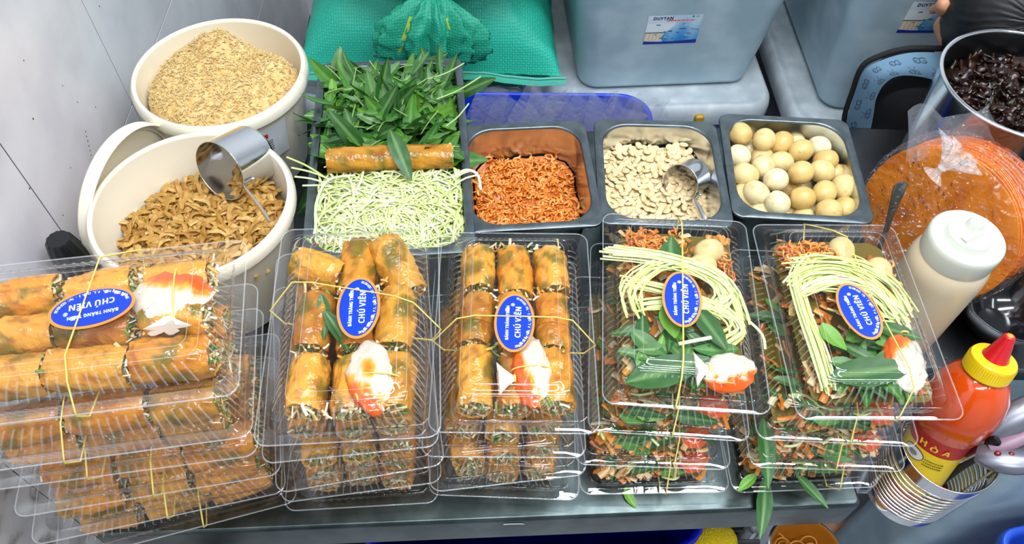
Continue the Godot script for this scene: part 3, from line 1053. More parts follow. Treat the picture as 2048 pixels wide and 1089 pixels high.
func sticker_on(o: Node3D, t: Transform3D) -> void:
	# oval shop sticker: local z is its long axis, the writing runs towards -z
	var s := put("sticker", lathe(MB.new(), [[1.0, 0.0], [1.0, 0.0003]], 64, false, true), M.sticker_orange, o, t * Transform3D(Basis.from_scale(Vector3(0.0202, 1, 0.0345)), Vector3.ZERO))
	s.mesh = oval(0.0202, 0.0345, 0.0004)
	s.transform = t
	put("blue_field", oval(0.0177, 0.0318, 0.0002), M.sticker_blue, s, Transform3D(Basis(), Vector3(0, 0.0004, 0)))
	var flat := Basis(Vector3(0, 0, -1), Vector3(-1, 0, 0), Vector3(0, 1, 0))
	if lettering == null:
		var st := SurfaceTool.new()
		lay(st, "CHÚ VIÊN", 0.036, flat, Vector3(0.0027, 0.0, 0.0))
		lay(st, "BÁNH TRÁNG TRỘN", 0.040, flat, Vector3(-0.0075, 0.0, 0.001))
		lay(st, "®", 0.0036, flat, Vector3(-0.0022, 0.0, -0.0205))
		var addr := "38 Nguyễn Thượng Hiền, P.5, Quận 3 - Tel: 0909 863 363"
		var n := addr.length()
		for k in n:
			if addr[k] == " ":
				continue
			var ph := deg_to_rad(lerpf(84.0, -84.0, (k + 0.5) / n))
			var pos := Vector3(0.0153 * cos(ph), 0, 0.0286 * sin(ph))
			var tx := Vector3(0.0153 * sin(ph), 0, -0.0286 * cos(ph)).normalized()
			var ty := tx.cross(Vector3.UP) * -1.0
			ty = Vector3.UP.cross(tx)
			var tm := text(addr[k], 0.0017, 0.00015, false)
			st.append_from(tm, 0, Transform3D(Basis(tx, ty, Vector3.UP), pos))
		lettering = st.commit()
	put("lettering", lettering, M.white_print, s, Transform3D(Basis(), Vector3(0, 0.00062, 0)))

var lettering: ArrayMesh

func oval(rx: float, rz: float, h: float) -> ArrayMesh:
	var mb := MB.new()
	mb.grid([ring(rx, 0, 64, rz), ring(rx, h, 64, rz)], true, false, true)
	return mb.mesh()

func lay(st: SurfaceTool, s: String, length: float, b: Basis, at: Vector3) -> void:
	# one line of lettering, scaled to the given length and centred at `at`
	var tm := text(s, 0.006, 0.00015, true)
	var w := tm.get_aabb().size.x
	var k := length / maxf(w, 0.0001)
	var c := tm.get_aabb().get_center()
	st.append_from(tm, 0, Transform3D(b * Basis.from_scale(Vector3(k, k, 1)), at) * Transform3D(Basis(), Vector3(-c.x, -c.y, 0)))

func band_path(pts: Array, o: Transform3D, label: String) -> void:
	# a thin rubber band stretched round a box: over the top through these points, then back underneath
	var p := PackedVector3Array()
	for k in pts.size() - 1:
		for i in 6:
			p.append((pts[k] as Vector3).lerp(pts[k + 1], i / 6.0))
	var e: Vector3 = pts[pts.size() - 1]
	var s: Vector3 = pts[0]
	var lo := -0.0205
	p.append(e)
	var e2 := Vector3(e.x * 0.88, lo, e.z * 0.9)
	var s2 := Vector3(s.x * 0.88, lo, s.z * 0.9)
	for i in 5:
		p.append(e2.lerp(s2, i / 4.0))
	var b := put("rubber_band", tube(MB.new(), p, 0.0009, 6, false, 0.8, null, Vector3.UP, true), M.rubber_yellow, self, o)
	tag(b, label, "rubber band", "rubber bands round the boxes")

func pouch(label: String, t: Transform3D, spec: Dictionary) -> void:
	# little tied plastic pouch of mayonnaise and chili sauce
	var o := thing("sauce_pouch", label, "sauce pouch")
	o.transform = t
	var sz: Vector3 = spec.size
	var yolk: Vector3 = spec.get("yolk", Vector3(9, 9, 9))
	var cut: float = spec.get("cut", -0.3)
	var axis: Vector3 = spec.get("axis", Vector3(0, 0, 1))
	var wh := lin("cfc8b6")
	var org := lin("e0560c")
	var ylw := lin("f0a21c")
	var off: float = spec.get("off", 0.0)
	var cf := func(p: Vector3):
		var d := Vector3(p.x / sz.x, p.y / sz.y, p.z / sz.z)
		var g: float = d.dot(axis) + float(spec.get("mix", 0.28)) * nz.get_noise_3d(d.x * 1.6 + off, d.y * 1.6, d.z * 1.6)
		var c := org.lerp(ylw, smoothstep(cut - 0.25, cut - 0.02, g)).lerp(wh, smoothstep(cut - 0.04, cut + 0.06, g))
		var yd := Vector2(d.x - yolk.x, d.z - yolk.z).length()
		return c.lerp(ylw, smoothstep(0.36, 0.26, yd)).lerp(org, smoothstep(0.24, 0.08, yd) * 0.7)
	var waist: Vector3 = spec.get("waist", Vector3(0, 0, 0))
	var body := blob(MB.new(), sz, func(d: Vector3): return 1.0 + 0.22 * nz.get_noise_3d(d.x * 1.8 + off, d.y * 1.8, d.z * 1.8) + 0.07 * absf(nz2.get_noise_3d(d.x * 4 + off, d.y * 4, d.z * 4)) + 0.1 * pow(absf(d.dot(spec.get("tip", Vector3(0, 0, -1)))), 6.0), 36, 24, cf)
	put("sauce_bag", body, mat("sauce_bag_%d" % int(off * 10), "ffffff", 0.16, 0.0, {"vc": 1, "coat": 0.9, "cr": 0.04, "bump": M.film_bag.heightmap_texture, "bs": 0.06, "tri": 10.0}), o)
	# twisted tail of the bag
	var td: Vector3 = spec.tail
	var tl: Vector3 = spec.get("tail_dir", td).normalized()
	var tf := frame(td, tl, Vector3(0.01, 1, 0.02))
	var rows := []
	for i in 6:
		var f := i / 5.0
		var pr := PackedVector3Array()
		for q in 36:
			var a := TAU * q / 36
			var r := (0.002 + 0.0125 * f) * (1.0 + (0.32 * sin(a * 5.0 + off) + 0.16 * sin(a * 9.0)) * f)
			pr.append(Vector3(cos(a) * r, f * spec.get("tail_len", 0.015), sin(a) * r * 0.45))
		rows.append(pr)
	var tail := MB.new()
	tail.grid(rows, true, false, true)
	var tm: Material = M.film_bag if spec.get("clear", false) else M.mayo
	put("bag_tail", tail, tm, o, tf)
	var knot := PackedVector3Array()
	for q in 16:
		var a := TAU * q / 16
		knot.append(tf * Vector3(cos(a) * 0.0032, 0.001, sin(a) * 0.0032))
	put("tie", tube(MB.new(), knot, 0.0011, 6, false, 1.0, null, Vector3.UP, true), M.rubber_yellow, o)
	if spec.has("strap"):
		var loop := PackedVector3Array()
		var sd: Vector3 = (spec.strap as Vector3).normalized()
		var sc: Vector3 = spec.get("strap_at", Vector3.ZERO)
		var u := Vector3.UP
		for q in 40:
			var a := TAU * q / 40
			var d := sd * cos(a) + u * sin(a)
			loop.append(sc + d * sz * (1.05 + 0.03 * sin(a * 3)))
		put("strap", tube(MB.new(), loop, 0.0008, 6, false, 1.0, null, Vector3.UP, true), M.rubber_yellow, o)

func clear_box(label: String, t: Transform3D, group: String, top := false, stk := Vector3(9, 9, 9)) -> Node3D:
	var o := thing("takeaway_box", label, "takeaway box", Vector3.ZERO, 0.0, group)
	o.transform = t
	put("lid", lid_mesh, M.film, o)
	put("base", base_mesh, M.film, o)
	put("rolled_edge", edge_mesh, M.film_edge, o)
	put("lid_ribs", rib_mesh, M.film_rib, o)
	put("base_ribs", rib_mesh_low, M.film_rib, o)
	if top:
		sticker_on(o, Transform3D(Basis(Vector3.UP, stk.y), Vector3(stk.x, 0.0262, stk.z)))
	return o

const STACK := ["stack by the wall", "second stack from the wall", "third stack from the wall", "fourth stack from the wall", "stack beside the sauce bottles"]
const LEVEL := ["bottom box", "second box up", "third box up", "fourth box up", "fifth box up", "topmost box"]

func level_name(k: int, n: int) -> String:
	return "topmost box" if k == n - 1 else LEVEL[k]

func boxes() -> void:
	box_meshes()
	var st := [
		[[-0.3623, 0.82, -0.3382, 0.2993], [-0.3598, 0.87, -0.3366, 0.2495], [-0.351, 0.92, -0.3417, 0.2007], [-0.3588, 0.97, -0.3435, 0.1693], [-0.3506, 1.02, -0.3386, 0.1745], [-0.3517, 1.07, -0.3528, 0.1693]],
		[[-0.164, 0.82, -0.4128, 0.0839], [-0.166, 0.866, -0.4103, 0.1621], [-0.1652, 0.912, -0.4055, 0.2079], [-0.1606, 0.958, -0.4115, 0.1361], [-0.1495, 1.004, -0.4047, 0.0836]],
		[[-0.0015, 0.82, -0.4271, -0.0143], [-0.0143, 0.866, -0.4239, 0.1427], [-0.0058, 0.912, -0.4336, 0.0176], [0.0037, 0.958, -0.4383, 0.0157]],
		[[0.1556, 0.82, -0.4358, 0.0432], [0.1532, 0.866, -0.4463, -0.0126], [0.1675, 0.912, -0.4601, -0.0499], [0.1775, 0.958, -0.4674, -0.0511]],
		[[0.3178, 0.82, -0.4435, 0.0664], [0.3359, 0.866, -0.4483, -0.007], [0.3345, 0.912, -0.4572, -0.0261], [0.3551, 0.958, -0.4613, 0.0251]]]
	var stick := [Vector3(0.0027, 0.12, 0.0052), Vector3(0.0072, 0.0, -0.0016), Vector3(-0.0003, -0.03, 0.0143), Vector3(-0.0032, -0.02, 0.0103), Vector3(-0.0036, 0.16, 0.0135)]
	for s in 5:
		var n: int = st[s].size()
		for k in n:
			var e: Array = st[s][k]
			var yaw: float = e[3] + (PI / 2 if s == 0 else 0.0)
			var t := Transform3D(Basis(Vector3.UP, yaw), Vector3(e[0], e[1] + 0.0008, e[2]))
			var what := "rice paper rolls" if s < 3 else "papaya and herb salad"
			var where := "%s, %s" % [level_name(k, n), STACK[s]]
			clear_box("clear box of %s, %s" % [what, where], t, "takeaway boxes stacked along the cart", k == n - 1, stick[s])
			if s < 3:
				rolls_in(t, s, k, n, where)
			else:
				salad_in(t, s, k, n, where)
			bands_on(t, s, k, n, where)
	var poke := leaf_mesh(6).mesh()
	var poke2 := leaf_mesh(3).mesh()
	for e in [[0.1305, 0.8075, -0.326, 0.5, 0.25, "small herb leaf poking out at the foot of the fourth stack", 0.55, 1], [0.2815, 0.824, -0.335, -0.15, 0.42, "large herb leaf hanging out over the front of the stack beside the sauce bottles", 1.0, 0], [0.2665, 0.842, -0.33, -0.9, 0.25, "small herb leaf sticking out above the large hanging one", 0.6, 1], [0.31, 0.842, -0.33, 0.8, 0.3, "slim herb leaf sticking out between the lowest boxes beside the sauce bottles", 0.7, 0], [0.268, 0.89, -0.372, 0.05, 0.5, "long dark herb leaf hanging between the second and third boxes by the bottles", 1.1, 0]]:
		var o := put("herb_leaf", poke2 if e[7] else poke, M.vc_leaf, self, Transform3D(Basis(Vector3.UP, e[3]) * Basis(Vector3.RIGHT, e[4]), Vector3(e[0], e[1], e[2])).scaled_local(Vector3.ONE * e[6]))
		tag(o, e[5], "herb leaf")

func bands_on(t: Transform3D, s: int, k: int, n: int, where: String) -> void:
	var label := "thin yellow rubber band round the %s" % where
	var hx := BW / 2 + 0.0015
	var hz := BD / 2 + 0.0015
	var top := 0.0275
	if k == n - 1:
		match s:
			0:
				band_path([Vector3(hx, 0.0, 0.026), Vector3(0.055, top, 0.004), Vector3(-0.042, top, -0.008), Vector3(-0.062, 0.02, -0.006), Vector3(-hx, 0.0, -0.004)], t, label)
			1:
				band_path([Vector3(-hx, 0.0, -0.02), Vector3(-0.058, 0.0235, -0.036), Vector3(-0.04, top, -0.032), Vector3(0.04, top, -0.012), Vector3(0.058, 0.0235, -0.006), Vector3(hx, 0.0, 0.0105)], t, label)
			2:
				band_path([Vector3(-hx, 0.0, 0.0215), Vector3(-0.058, 0.0235, 0.009), Vector3(-0.04, top, 0.0075), Vector3(0.04, top, 0.0085), Vector3(0.058, 0.0235, 0.0095), Vector3(hx, 0.0, 0.024)], t, label)
			3:
				band_path([Vector3(0.006, 0.0, -hz), Vector3(0.003, 0.0235, -0.094), Vector3(0.002, top, -0.08), Vector3(-0.006, top, 0.08), Vector3(-0.008, 0.0235, 0.1), Vector3(-0.011, 0.0, hz)], t, label)
			4:
				band_path([Vector3(-0.02, 0.0, -hz), Vector3(-0.003, 0.0235, -0.094), Vector3(0.008, top, -0.082), Vector3(0.014, top, 0.0), Vector3(0.027, top, 0.08), Vector3(0.027, 0.0235, 0.1), Vector3(0.014, 0.0, hz)], t, label)
		return
	if s == 0:
		var z: float = [0.03, 0.012, 0.01, -0.02, -0.025][k]
		band_path([Vector3(hx, 0.0, z), Vector3(0.058, 0.0235, z), Vector3(0.04, top, z), Vector3(-0.04, top, z - 0.002), Vector3(-0.058, 0.0235, z - 0.003), Vector3(-hx, 0.0, z - 0.006)], t, label)
	elif s < 3:
		return
	else:
		var x: float = ([0.02, 0.03, 0.012] if s == 3 else [0.045, 0.016, 0.02])[k]
		band_path([Vector3(x, 0.0, -hz), Vector3(x, 0.0235, -0.094), Vector3(x, top, -0.08), Vector3(x - 0.004, top, 0.08), Vector3(x - 0.005, 0.0235, 0.1), Vector3(x - 0.009, 0.0, hz)], t, label)

func rolls_in(t: Transform3D, s: int, k: int, n: int, where: String) -> void:
	rg.seed = 1000 + s * 20 + k
	var top := k == n - 1
	var ends := ["back piece", "middle piece", "front piece"] if s > 0 else ["wall-end piece", "middle piece", "far-end piece"]
	var cols := ["wall-side row", "middle row", "far-side row"] if s > 0 else ["front row", "middle row", "back row"]
	var protos := []
	for i in 12:
		protos.append(i)
	var vis := []
	for c in 3:
		for z in 3:
			# lower boxes show only their front and their right-hand side
			var seen := top or ((c == 0 or z == 2) if s == 0 else (z == 2 or c != 1))
			if not seen:
				continue
			var o := thing("rice_paper_roll", "rice paper roll, %s of %s, %s" % [ends[z], cols[c], where], "food roll", Vector3.ZERO, 0.0, "cut rice paper rolls in the boxes")
			var low := 0.0
			if top and c == 1 and (z == 2 if s > 0 else false):
				low = 0.004
			var b := Basis(Vector3.UP, rf(-0.12, 0.12)) * Basis(Vector3.BACK, rf(0, TAU))
			if top and s == 1 and (c == 0 and z == 0 or c == 2 and z == 0):
				b = Basis(Vector3.UP, 1.1 if c == 0 else 0.5) * Basis(Vector3.RIGHT, 0.25 if c == 2 else 0.0) * b
			o.transform = t * Transform3D(b, Vector3((c - 1) * 0.0395 + rf(-0.001, 0.001), -0.0005 - low + rf(-0.001, 0.001), (z - 1) * 0.0655 + rf(-0.002, 0.002)))
			var v := rg.randi() % 12
			roll_parts(o, [0.059, 0.064, 0.053][v % 3], 0.0188, v)
	if not top:
		return
	# loose bits that show through the lid
	rg.seed = 1100 + s
	var crumbs := MB.new()
	var ccol := [lin("efe6c6"), lin("e2d3a0"), lin("d9c284"), lin("f3ecd4"), lin("6d8a34"), lin("d8a24a")]
	for i in 110:
		var p := Vector3(rf(-0.05, 0.05), rf(0.002, 0.016), (rg.randi() % 4 - 1.5) * 0.0655 + rg.randfn() * 0.006)
		p.z = clampf(p.z, -0.095, 0.096)
		var d := rdir() * rf(0.002, 0.0065)
		tube(crumbs, curve([p - d, p + rdir() * 0.001, p + d], 4), rf(0.0008, 0.0018), 5, true, 0.7, ccol[rg.randi() % 6])
	var co := put("loose_filling", crumbs, M.vc_pale, self, t)
	tag(co, "loose cream and green filling shreds between the rolls, %s" % where, "filling shreds", "", "stuff")
	if s == 1:
		var lf := leaf_mesh(6).mesh()
		for e in [[-0.031, 0.0, 0.1, "upper"], [-0.026, 0.02, 0.5, "lower"]]:
			var o := put("herb_leaf", lf, M.vc_leaf, self, t * Transform3D(Basis(Vector3.UP, e[2]) * Basis(Vector3.RIGHT, 0.1), Vector3(e[0], 0.018, e[1] - 0.025)).scaled_local(Vector3.ONE * 0.75))
			tag(o, "dark herb leaf, %s of two beside the sticker in the second stack's top box" % e[3], "herb leaf")
	match s:
		0:
			pouch("tied pouch of mayonnaise and chili sauce in the top box by the wall", t * Transform3D(Basis(), Vector3(0.016, 0.012, 0.062)), {"size": Vector3(0.027, 0.0105, 0.031), "axis": Vector3(-0.85, 0.05, -0.35), "cut": -0.08, "tail": Vector3(-0.024, 0.006, 0.002), "tail_dir": Vector3(-1, 0.15, 0.1), "strap": Vector3(1, 0, -0.05), "strap_at": Vector3(0, 0, 0.006), "off": 1.3})
		1:
			pouch("tied pouch of mayonnaise with an orange dot of sauce, second stack's top box", t * Transform3D(Basis(Vector3.UP, 0.1), Vector3(0.02, 0.013, 0.066)), {"size": Vector3(0.021, 0.0105, 0.034), "axis": Vector3(0.5, 0.05, -0.75), "cut": -0.3, "yolk": Vector3(-0.05, 0, -0.12), "tail": Vector3(-0.012, 0.004, 0.02), "tail_dir": Vector3(-1, 0.05, 0.3), "tail_len": 0.02, "clear": true, "strap": Vector3(1, 0, 0.1), "strap_at": Vector3(0.004, 0, 0.002), "off": 2.9})
		2:
			pouch("tied pouch of mayonnaise and red sauce in the third stack's top box", t * Transform3D(Basis(Vector3.UP, 0.06), Vector3(0.0165, 0.013, 0.062)), {"size": Vector3(0.0185, 0.0105, 0.036), "axis": Vector3(0.8, 0.05, -0.5), "cut": -0.12, "tail": Vector3(-0.016, 0.005, 0.01), "tail_dir": Vector3(-1, 0.1, 0.05), "tail_len": 0.017, "strap": Vector3(1, 0, 0), "off": 4.4})

func strands(mb: MB, list: Array, col: Callable, spread: float, count: int, rad: float) -> void:
	# bundles of strands that follow a path loosely
	for path in list:
		for k in count:
			var off := Vector3(rg.randfn() * spread, rf(-0.003, 0.003), rg.randfn() * spread)
			var pts := []
			for p in path:
				pts.append(p + off * rf(0.8, 1.2) + Vector3(rf(-1, 1), 0, rf(-1, 1)) * spread * 0.3)
			tube(mb, curve(pts, 14), rad * rf(0.75, 1.2), 6, true, 0.6, col.call())

func salad_in(t: Transform3D, s: int, k: int, n: int, where: String) -> void:
	rg.seed = 1200 + s * 20 + k
	var top := k == n - 1
	# bed of cut rice paper and fried bits
	var bed := MB.new()
	var tones := [lin("c9701c"), lin("d98a2c"), lin("a85a18"), lin("d8b070"), lin("b8742a"), lin("e0c89a")]
	heap(bed, rr(0.122, 0.2, 0.012, 3, 8), 8, func(x: float, z: float): return -0.006 + 0.004 * nz.get_noise_2d(x * 40, z * 40), lin("6b5a20"))
	for i in (220 if top else 210):
		var p := Vector3(rf(-0.058, 0.058), rf(-0.008, 0.001), rf(-0.096, 0.097))
		if not top and rg.randf() < 0.45:
			p.z = rf(0.075, 0.098)
			p.y = rf(-0.016, 0.004)
		var d := Vector3(rf(-1, 1), rf(-0.25, 0.25), rf(-1, 1)).normalized() * rf(0.005, 0.012)
		tube(bed, curve([p - d, p + rdir() * 0.002, p + d], 5), rf(0.0015, 0.0042), 5, true, 0.3, tones[rg.randi() % 6])
	var bo := put("rice_paper_strips", bed, M.vc_gloss, self, t)
	tag(bo, "orange cut rice paper and fried bits at the bottom of the %s" % where, "rice paper strips", "", "stuff")
	# papaya shreds
	var pm := MB.new()
	if top and s == 3:
		strands(pm, [[Vector3(-0.078, 0.012, -0.055), Vector3(-0.02, 0.017, -0.047), Vector3(0.03, 0.017, -0.03), Vector3(0.047, 0.014, -0.005), Vector3(0.03, 0.012, 0.012)],
			[Vector3(-0.055, 0.01, -0.02), Vector3(-0.02, 0.014, -0.01), Vector3(0.02, 0.014, 0.002), Vector3(0.05, 0.011, 0.018)],
			[Vector3(-0.05, 0.012, 0.02), Vector3(-0.055, 0.012, -0.01), Vector3(-0.03, 0.015, -0.038), Vector3(0.01, 0.016, -0.04), Vector3(0.045, 0.014, -0.02), Vector3(0.058, 0.008, 0.02)],
			[Vector3(-0.04, 0.012, 0.012), Vector3(0.0, 0.014, 0.006), Vector3(0.04, 0.013, 0.012), Vector3(0.056, 0.01, 0.03), Vector3(0.04, 0.009, 0.046)]], papaya_col2, 0.0052, 15, 0.0013)
		tube(pm, curve([Vector3(-0.008, 0.019, 0.06), Vector3(0.01, 0.02, 0.055), Vector3(0.025, 0.019, 0.05)], 8), 0.0022, 6, true, 0.5, lin("dfe6b8"))
		tube(pm, curve([Vector3(0.05, 0.012, -0.01), Vector3(0.064, 0.006, 0.012), Vector3(0.082, 0.001, 0.03), Vector3(0.085, -0.004, 0.045)], 10), 0.0016, 6, true, 0.5, lin("dfe6a8"))
	elif top:
		strands(pm, [[Vector3(-0.05, 0.014, -0.055), Vector3(-0.02, 0.0165, -0.056), Vector3(0.015, 0.0165, -0.05), Vector3(0.042, 0.015, -0.025), Vector3(0.05, 0.012, 0.01)],
			[Vector3(-0.055, 0.013, -0.03), Vector3(-0.03, 0.0165, -0.045), Vector3(0.005, 0.0165, -0.042), Vector3(0.035, 0.015, -0.015), Vector3(0.046, 0.012, 0.02)],
			[Vector3(-0.05, 0.014, -0.02), Vector3(-0.02, 0.0165, -0.03), Vector3(0.02, 0.016, -0.02), Vector3(0.04, 0.013, 0.005)]], papaya_col2, 0.0058, 20, 0.0012)
		strands(pm, [[Vector3(-0.035, 0.015, -0.062), Vector3(-0.052, 0.013, -0.04), Vector3(-0.054, 0.012, 0.0), Vector3(-0.05, 0.01, 0.05), Vector3(-0.047, 0.006, 0.092)]], papaya_col2, 0.004, 16, 0.0011)
		strands(pm, [[Vector3(-0.02, 0.013, 0.0), Vector3(0.0, 0.013, 0.008), Vector3(0.025, 0.012, 0.012)]], papaya_col2, 0.005, 7, 0.0011)
	else:
		for i in 16:
			var p := Vector3(rf(-0.055, 0.055), rf(-0.012, 0.012), rf(0.07, 0.098))
			var d := Vector3(rf(-1, 1), rf(-0.2, 0.2), rf(-0.3, 0.3)).normalized() * rf(0.012, 0.03)
			var q := p + d
			q.x = clampf(q.x, -0.058, 0.058)
			q.z = minf(q.z, 0.099)
			tube(pm, curve([p, p.lerp(q, 0.5) + rdir() * 0.004, q], 7), rf(0.0012, 0.0019), 5, true, 0.6, papaya_col2())
	var po := put("papaya_shreds", pm, M.vc_pale, self, t)
	tag(po, "pale green papaya shreds in the %s" % where, "shredded papaya", "", "stuff")
	# herbs
	var hs := thing("herb_sprigs", "green herb leaves in the %s" % where, "herbs")
	hs.transform = t
	var lms := []
	for q in 8:
		lms.append(leaf_mesh(q).mesh())
	rg.seed = 1300 + s * 20 + k
	if top:
		for i in 46:
			var x := rf(-0.052, 0.04)
			var z := rf(0.03, 0.092)
			put("leaf", lms[rg.randi() % 8], M.vc_leaf, hs, Transform3D(leaf_basis(0.25), Vector3(x, rf(0.004, 0.014), z)).scaled_local(Vector3.ONE * 0.62).translated_local(Vector3(0, 0, -0.028)))
		var big: Array = [[-0.03, 0.0175, 0.094, 1.95, 1.25, 2], [-0.012, 0.018, 0.034, 0.1, 1.0, 3], [0.022, 0.0165, 0.03, 0.5, 0.85, 2], [-0.035, 0.0165, 0.06, 0.9, 0.9, 0], [0.03, 0.0165, 0.06, -1.5, 0.85, 4]] if s == 3 else [[-0.015, 0.0175, 0.08, 1.7, 1.2, 2], [-0.03, 0.0165, 0.04, 0.5, 0.8, 3], [0.0, 0.016, 0.035, 1.9, 0.8, 1], [0.028, 0.0165, 0.03, 1.2, 0.7, 2], [0.01, 0.017, 0.088, 0.3, 0.9, 0]]
		for e in big:
			put("leaf", lms[e[5]], M.vc_leaf, hs, Transform3D(Basis(Vector3.UP, e[3]) * Basis(Vector3.RIGHT, -0.03), Vector3(e[0], e[1], e[2])).scaled_local(Vector3(1.25, 0.5, 1.0) * e[4]).translated_local(Vector3(0, 0, -0.026)))
		if s == 3:
			put("leaf", lms[6], M.vc_leaf, hs, Transform3D(Basis(Vector3.UP, PI + 0.05), Vector3(-0.004, 0.0185, -0.03)).scaled_local(Vector3(1.5, 0.4, 0.75)))
	else:
		for i in 16:
			var sx := -1.0 if i % 2 else 1.0
			put("leaf", lms[rg.randi() % 8], M.vc_leaf, hs, Transform3D(Basis(Vector3.UP, rf(0, TAU)) * Basis(Vector3.RIGHT, rf(-0.4, 0.4)) * Basis(Vector3.BACK, rf(-0.8, 0.8)), Vector3(sx * rf(0.036, 0.05), rf(-0.004, 0.012), rf(-0.08, 0.07))).scaled_local(Vector3.ONE * 0.62).translated_local(Vector3(0, 0, -0.026)))
		for i in 15:
			var x := rf(-0.05, 0.05)
			put("leaf", lms[rg.randi() % 8], M.vc_leaf, hs, Transform3D(Basis(Vector3.UP, rf(-2.4, 2.4)) * Basis(Vector3.RIGHT, rf(-0.5, 0.5)) * Basis(Vector3.BACK, rf(-0.6, 0.6)), Vector3(x, rf(-0.01, 0.01), rf(0.07, 0.092))).scaled_local(Vector3.ONE * 0.55).translated_local(Vector3(0, 0, -0.026)))
		for i in 5:
			put("leaf", lms[(i * 3 + k) % 8], M.vc_leaf, hs, Transform3D(Basis(Vector3.UP, PI / 2 + rf(-0.3, 0.3)) * Basis(Vector3.BACK, rf(0.7, 1.3)), Vector3(rf(-0.05, 0.02), rf(-0.004, 0.008), 0.099)).scaled_local(Vector3.ONE * 0.7))
	if not top:
		# red sauce pouch that shows at the corner
		pouch("small tied pouch of red sauce in the %s" % where, t * Transform3D(Basis(), Vector3(0.045, 0.0, 0.085)), {"size": Vector3(0.017, 0.0095, 0.013), "axis": Vector3(0, 1, 0), "cut": 1.6, "tail": Vector3(-0.014, 0.004, 0), "tail_dir": Vector3(-1, 0.2, 0), "tail_len": 0.009, "clear": true, "off": 5.0 + s + k * 0.3})
		return
	var eg := egg_mesh(0).mesh()
	var spots := [[0.034, -0.069, "nearer the back edge"], [0.0245, -0.0475, "tucked against the papaya"]] if s == 3 else [[0.0083, -0.078, "beside the dried shrimp"], [0.0416, -0.05, "at the back corner"]]
	for e in spots:
		var o := put("quail_egg", eg, M.egg, self, t * Transform3D(Basis(Vector3.UP, 0.3 if s == 3 else 1.4), Vector3(e[0], 0.0065, e[1])))
		tag(o, "peeled quail egg %s in the %s" % [e[2], where], "quail egg")
	# pinch of dried shrimp
	var sb := MB.new()
	var shr := []
	for q in 8:
		shr.append(shrimp_mesh(q))
	rg.seed = 1400 + s
	for i in 170:
		var p := Vector3(-0.032 + rg.randfn() * 0.016, 0.0, -0.072 + rg.randfn() * 0.009)
		p.x = clampf(p.x, -0.057, 0.012)
		p.z = clampf(p.z, -0.094, -0.05)
		p.y = rf(0.002, 0.015)
		sb.add(shr[i % 8], Transform3D(rand_basis(0.9), p).scaled_local(Vector3.ONE * rf(0.8, 1.2)), shrimp_col())
	for i in 30:
		sb.add(shr[i % 8], Transform3D(rand_basis(0.9), Vector3(0.05 + rf(-0.006, 0.008), rf(0.0, 0.012), -0.05 + rf(-0.02, 0.02))), shrimp_col())
	var so := put("dried_shrimp_pinch", sb, M.vc_gloss, self, t)
	tag(so, "pinch of orange dried shrimp at the back of the %s" % where, "dried shrimp", "", "stuff")
	if s == 3:
		pouch("tied pouch of mayonnaise streaked with orange sauce, fourth stack's top box", t * Transform3D(Basis(Vector3.UP, 0.3), Vector3(0.04, 0.01, 0.084)), {"size": Vector3(0.028, 0.0115, 0.019), "axis": Vector3(0.15, 0.2, -0.85), "cut": -0.1, "mix": 0.9, "tail": Vector3(-0.018, 0.006, -0.006), "tail_dir": Vector3(-1, 0.1, -0.2), "tail_len": 0.015, "off": 7.1})
	else:
		pouch("tied pouch of mayonnaise and chili sauce in the top box by the sauce bottles", t * Transform3D(Basis(Vector3.UP, -0.1), Vector3(0.0335, 0.0105, 0.064)), {"size": Vector3(0.02, 0.012, 0.032), "axis": Vector3(0.45, 0.1, 0.7), "cut": -0.15, "tail": Vector3(0.004, 0.006, -0.03), "tail_dir": Vector3(0.1, 0.1, -1), "tail_len": 0.012, "clear": true, "off": 8.7})

func papaya_col2() -> Color:
	return lin("c9dc74").lerp(lin("e6eeb0"), rg.randf())

# ---------- buckets by the wall ----------
func bucket(label: String, at: Vector3, r: float, h: float) -> Node3D:
	var o := thing("plastic_bucket", label, "bucket", at)
	var rb := r * 0.8
	var out := lathe(MB.new(), [[rb - 0.006, 0.0], [rb, 0.004], [r + 0.003, h - 0.02], [r + 0.0035, h - 0.018]], 72, true, false)
	put("body", out, M.cream_plastic, o)
	var rim := lathe(MB.new(), [[r + 0.003, h - 0.018], [r + 0.0075, h - 0.018], [r + 0.0085, h - 0.0165], [r + 0.0085, h - 0.007], [r + 0.006, h - 0.005], [r + 0.0055, h - 0.001], [r + 0.003, h], [r + 0.0005, h - 0.001], [r, h - 0.004]], 72)
	put("rim", rim, M.cream_plastic, o)
	var ins := lathe(MB.new(), [[r, h - 0.004], [r * 0.985, h - 0.03], [rb - 0.002, 0.006], [rb - 0.012, 0.004]], 72, false, true)
	put("inside", ins, M.cream_plastic, o)
	return o

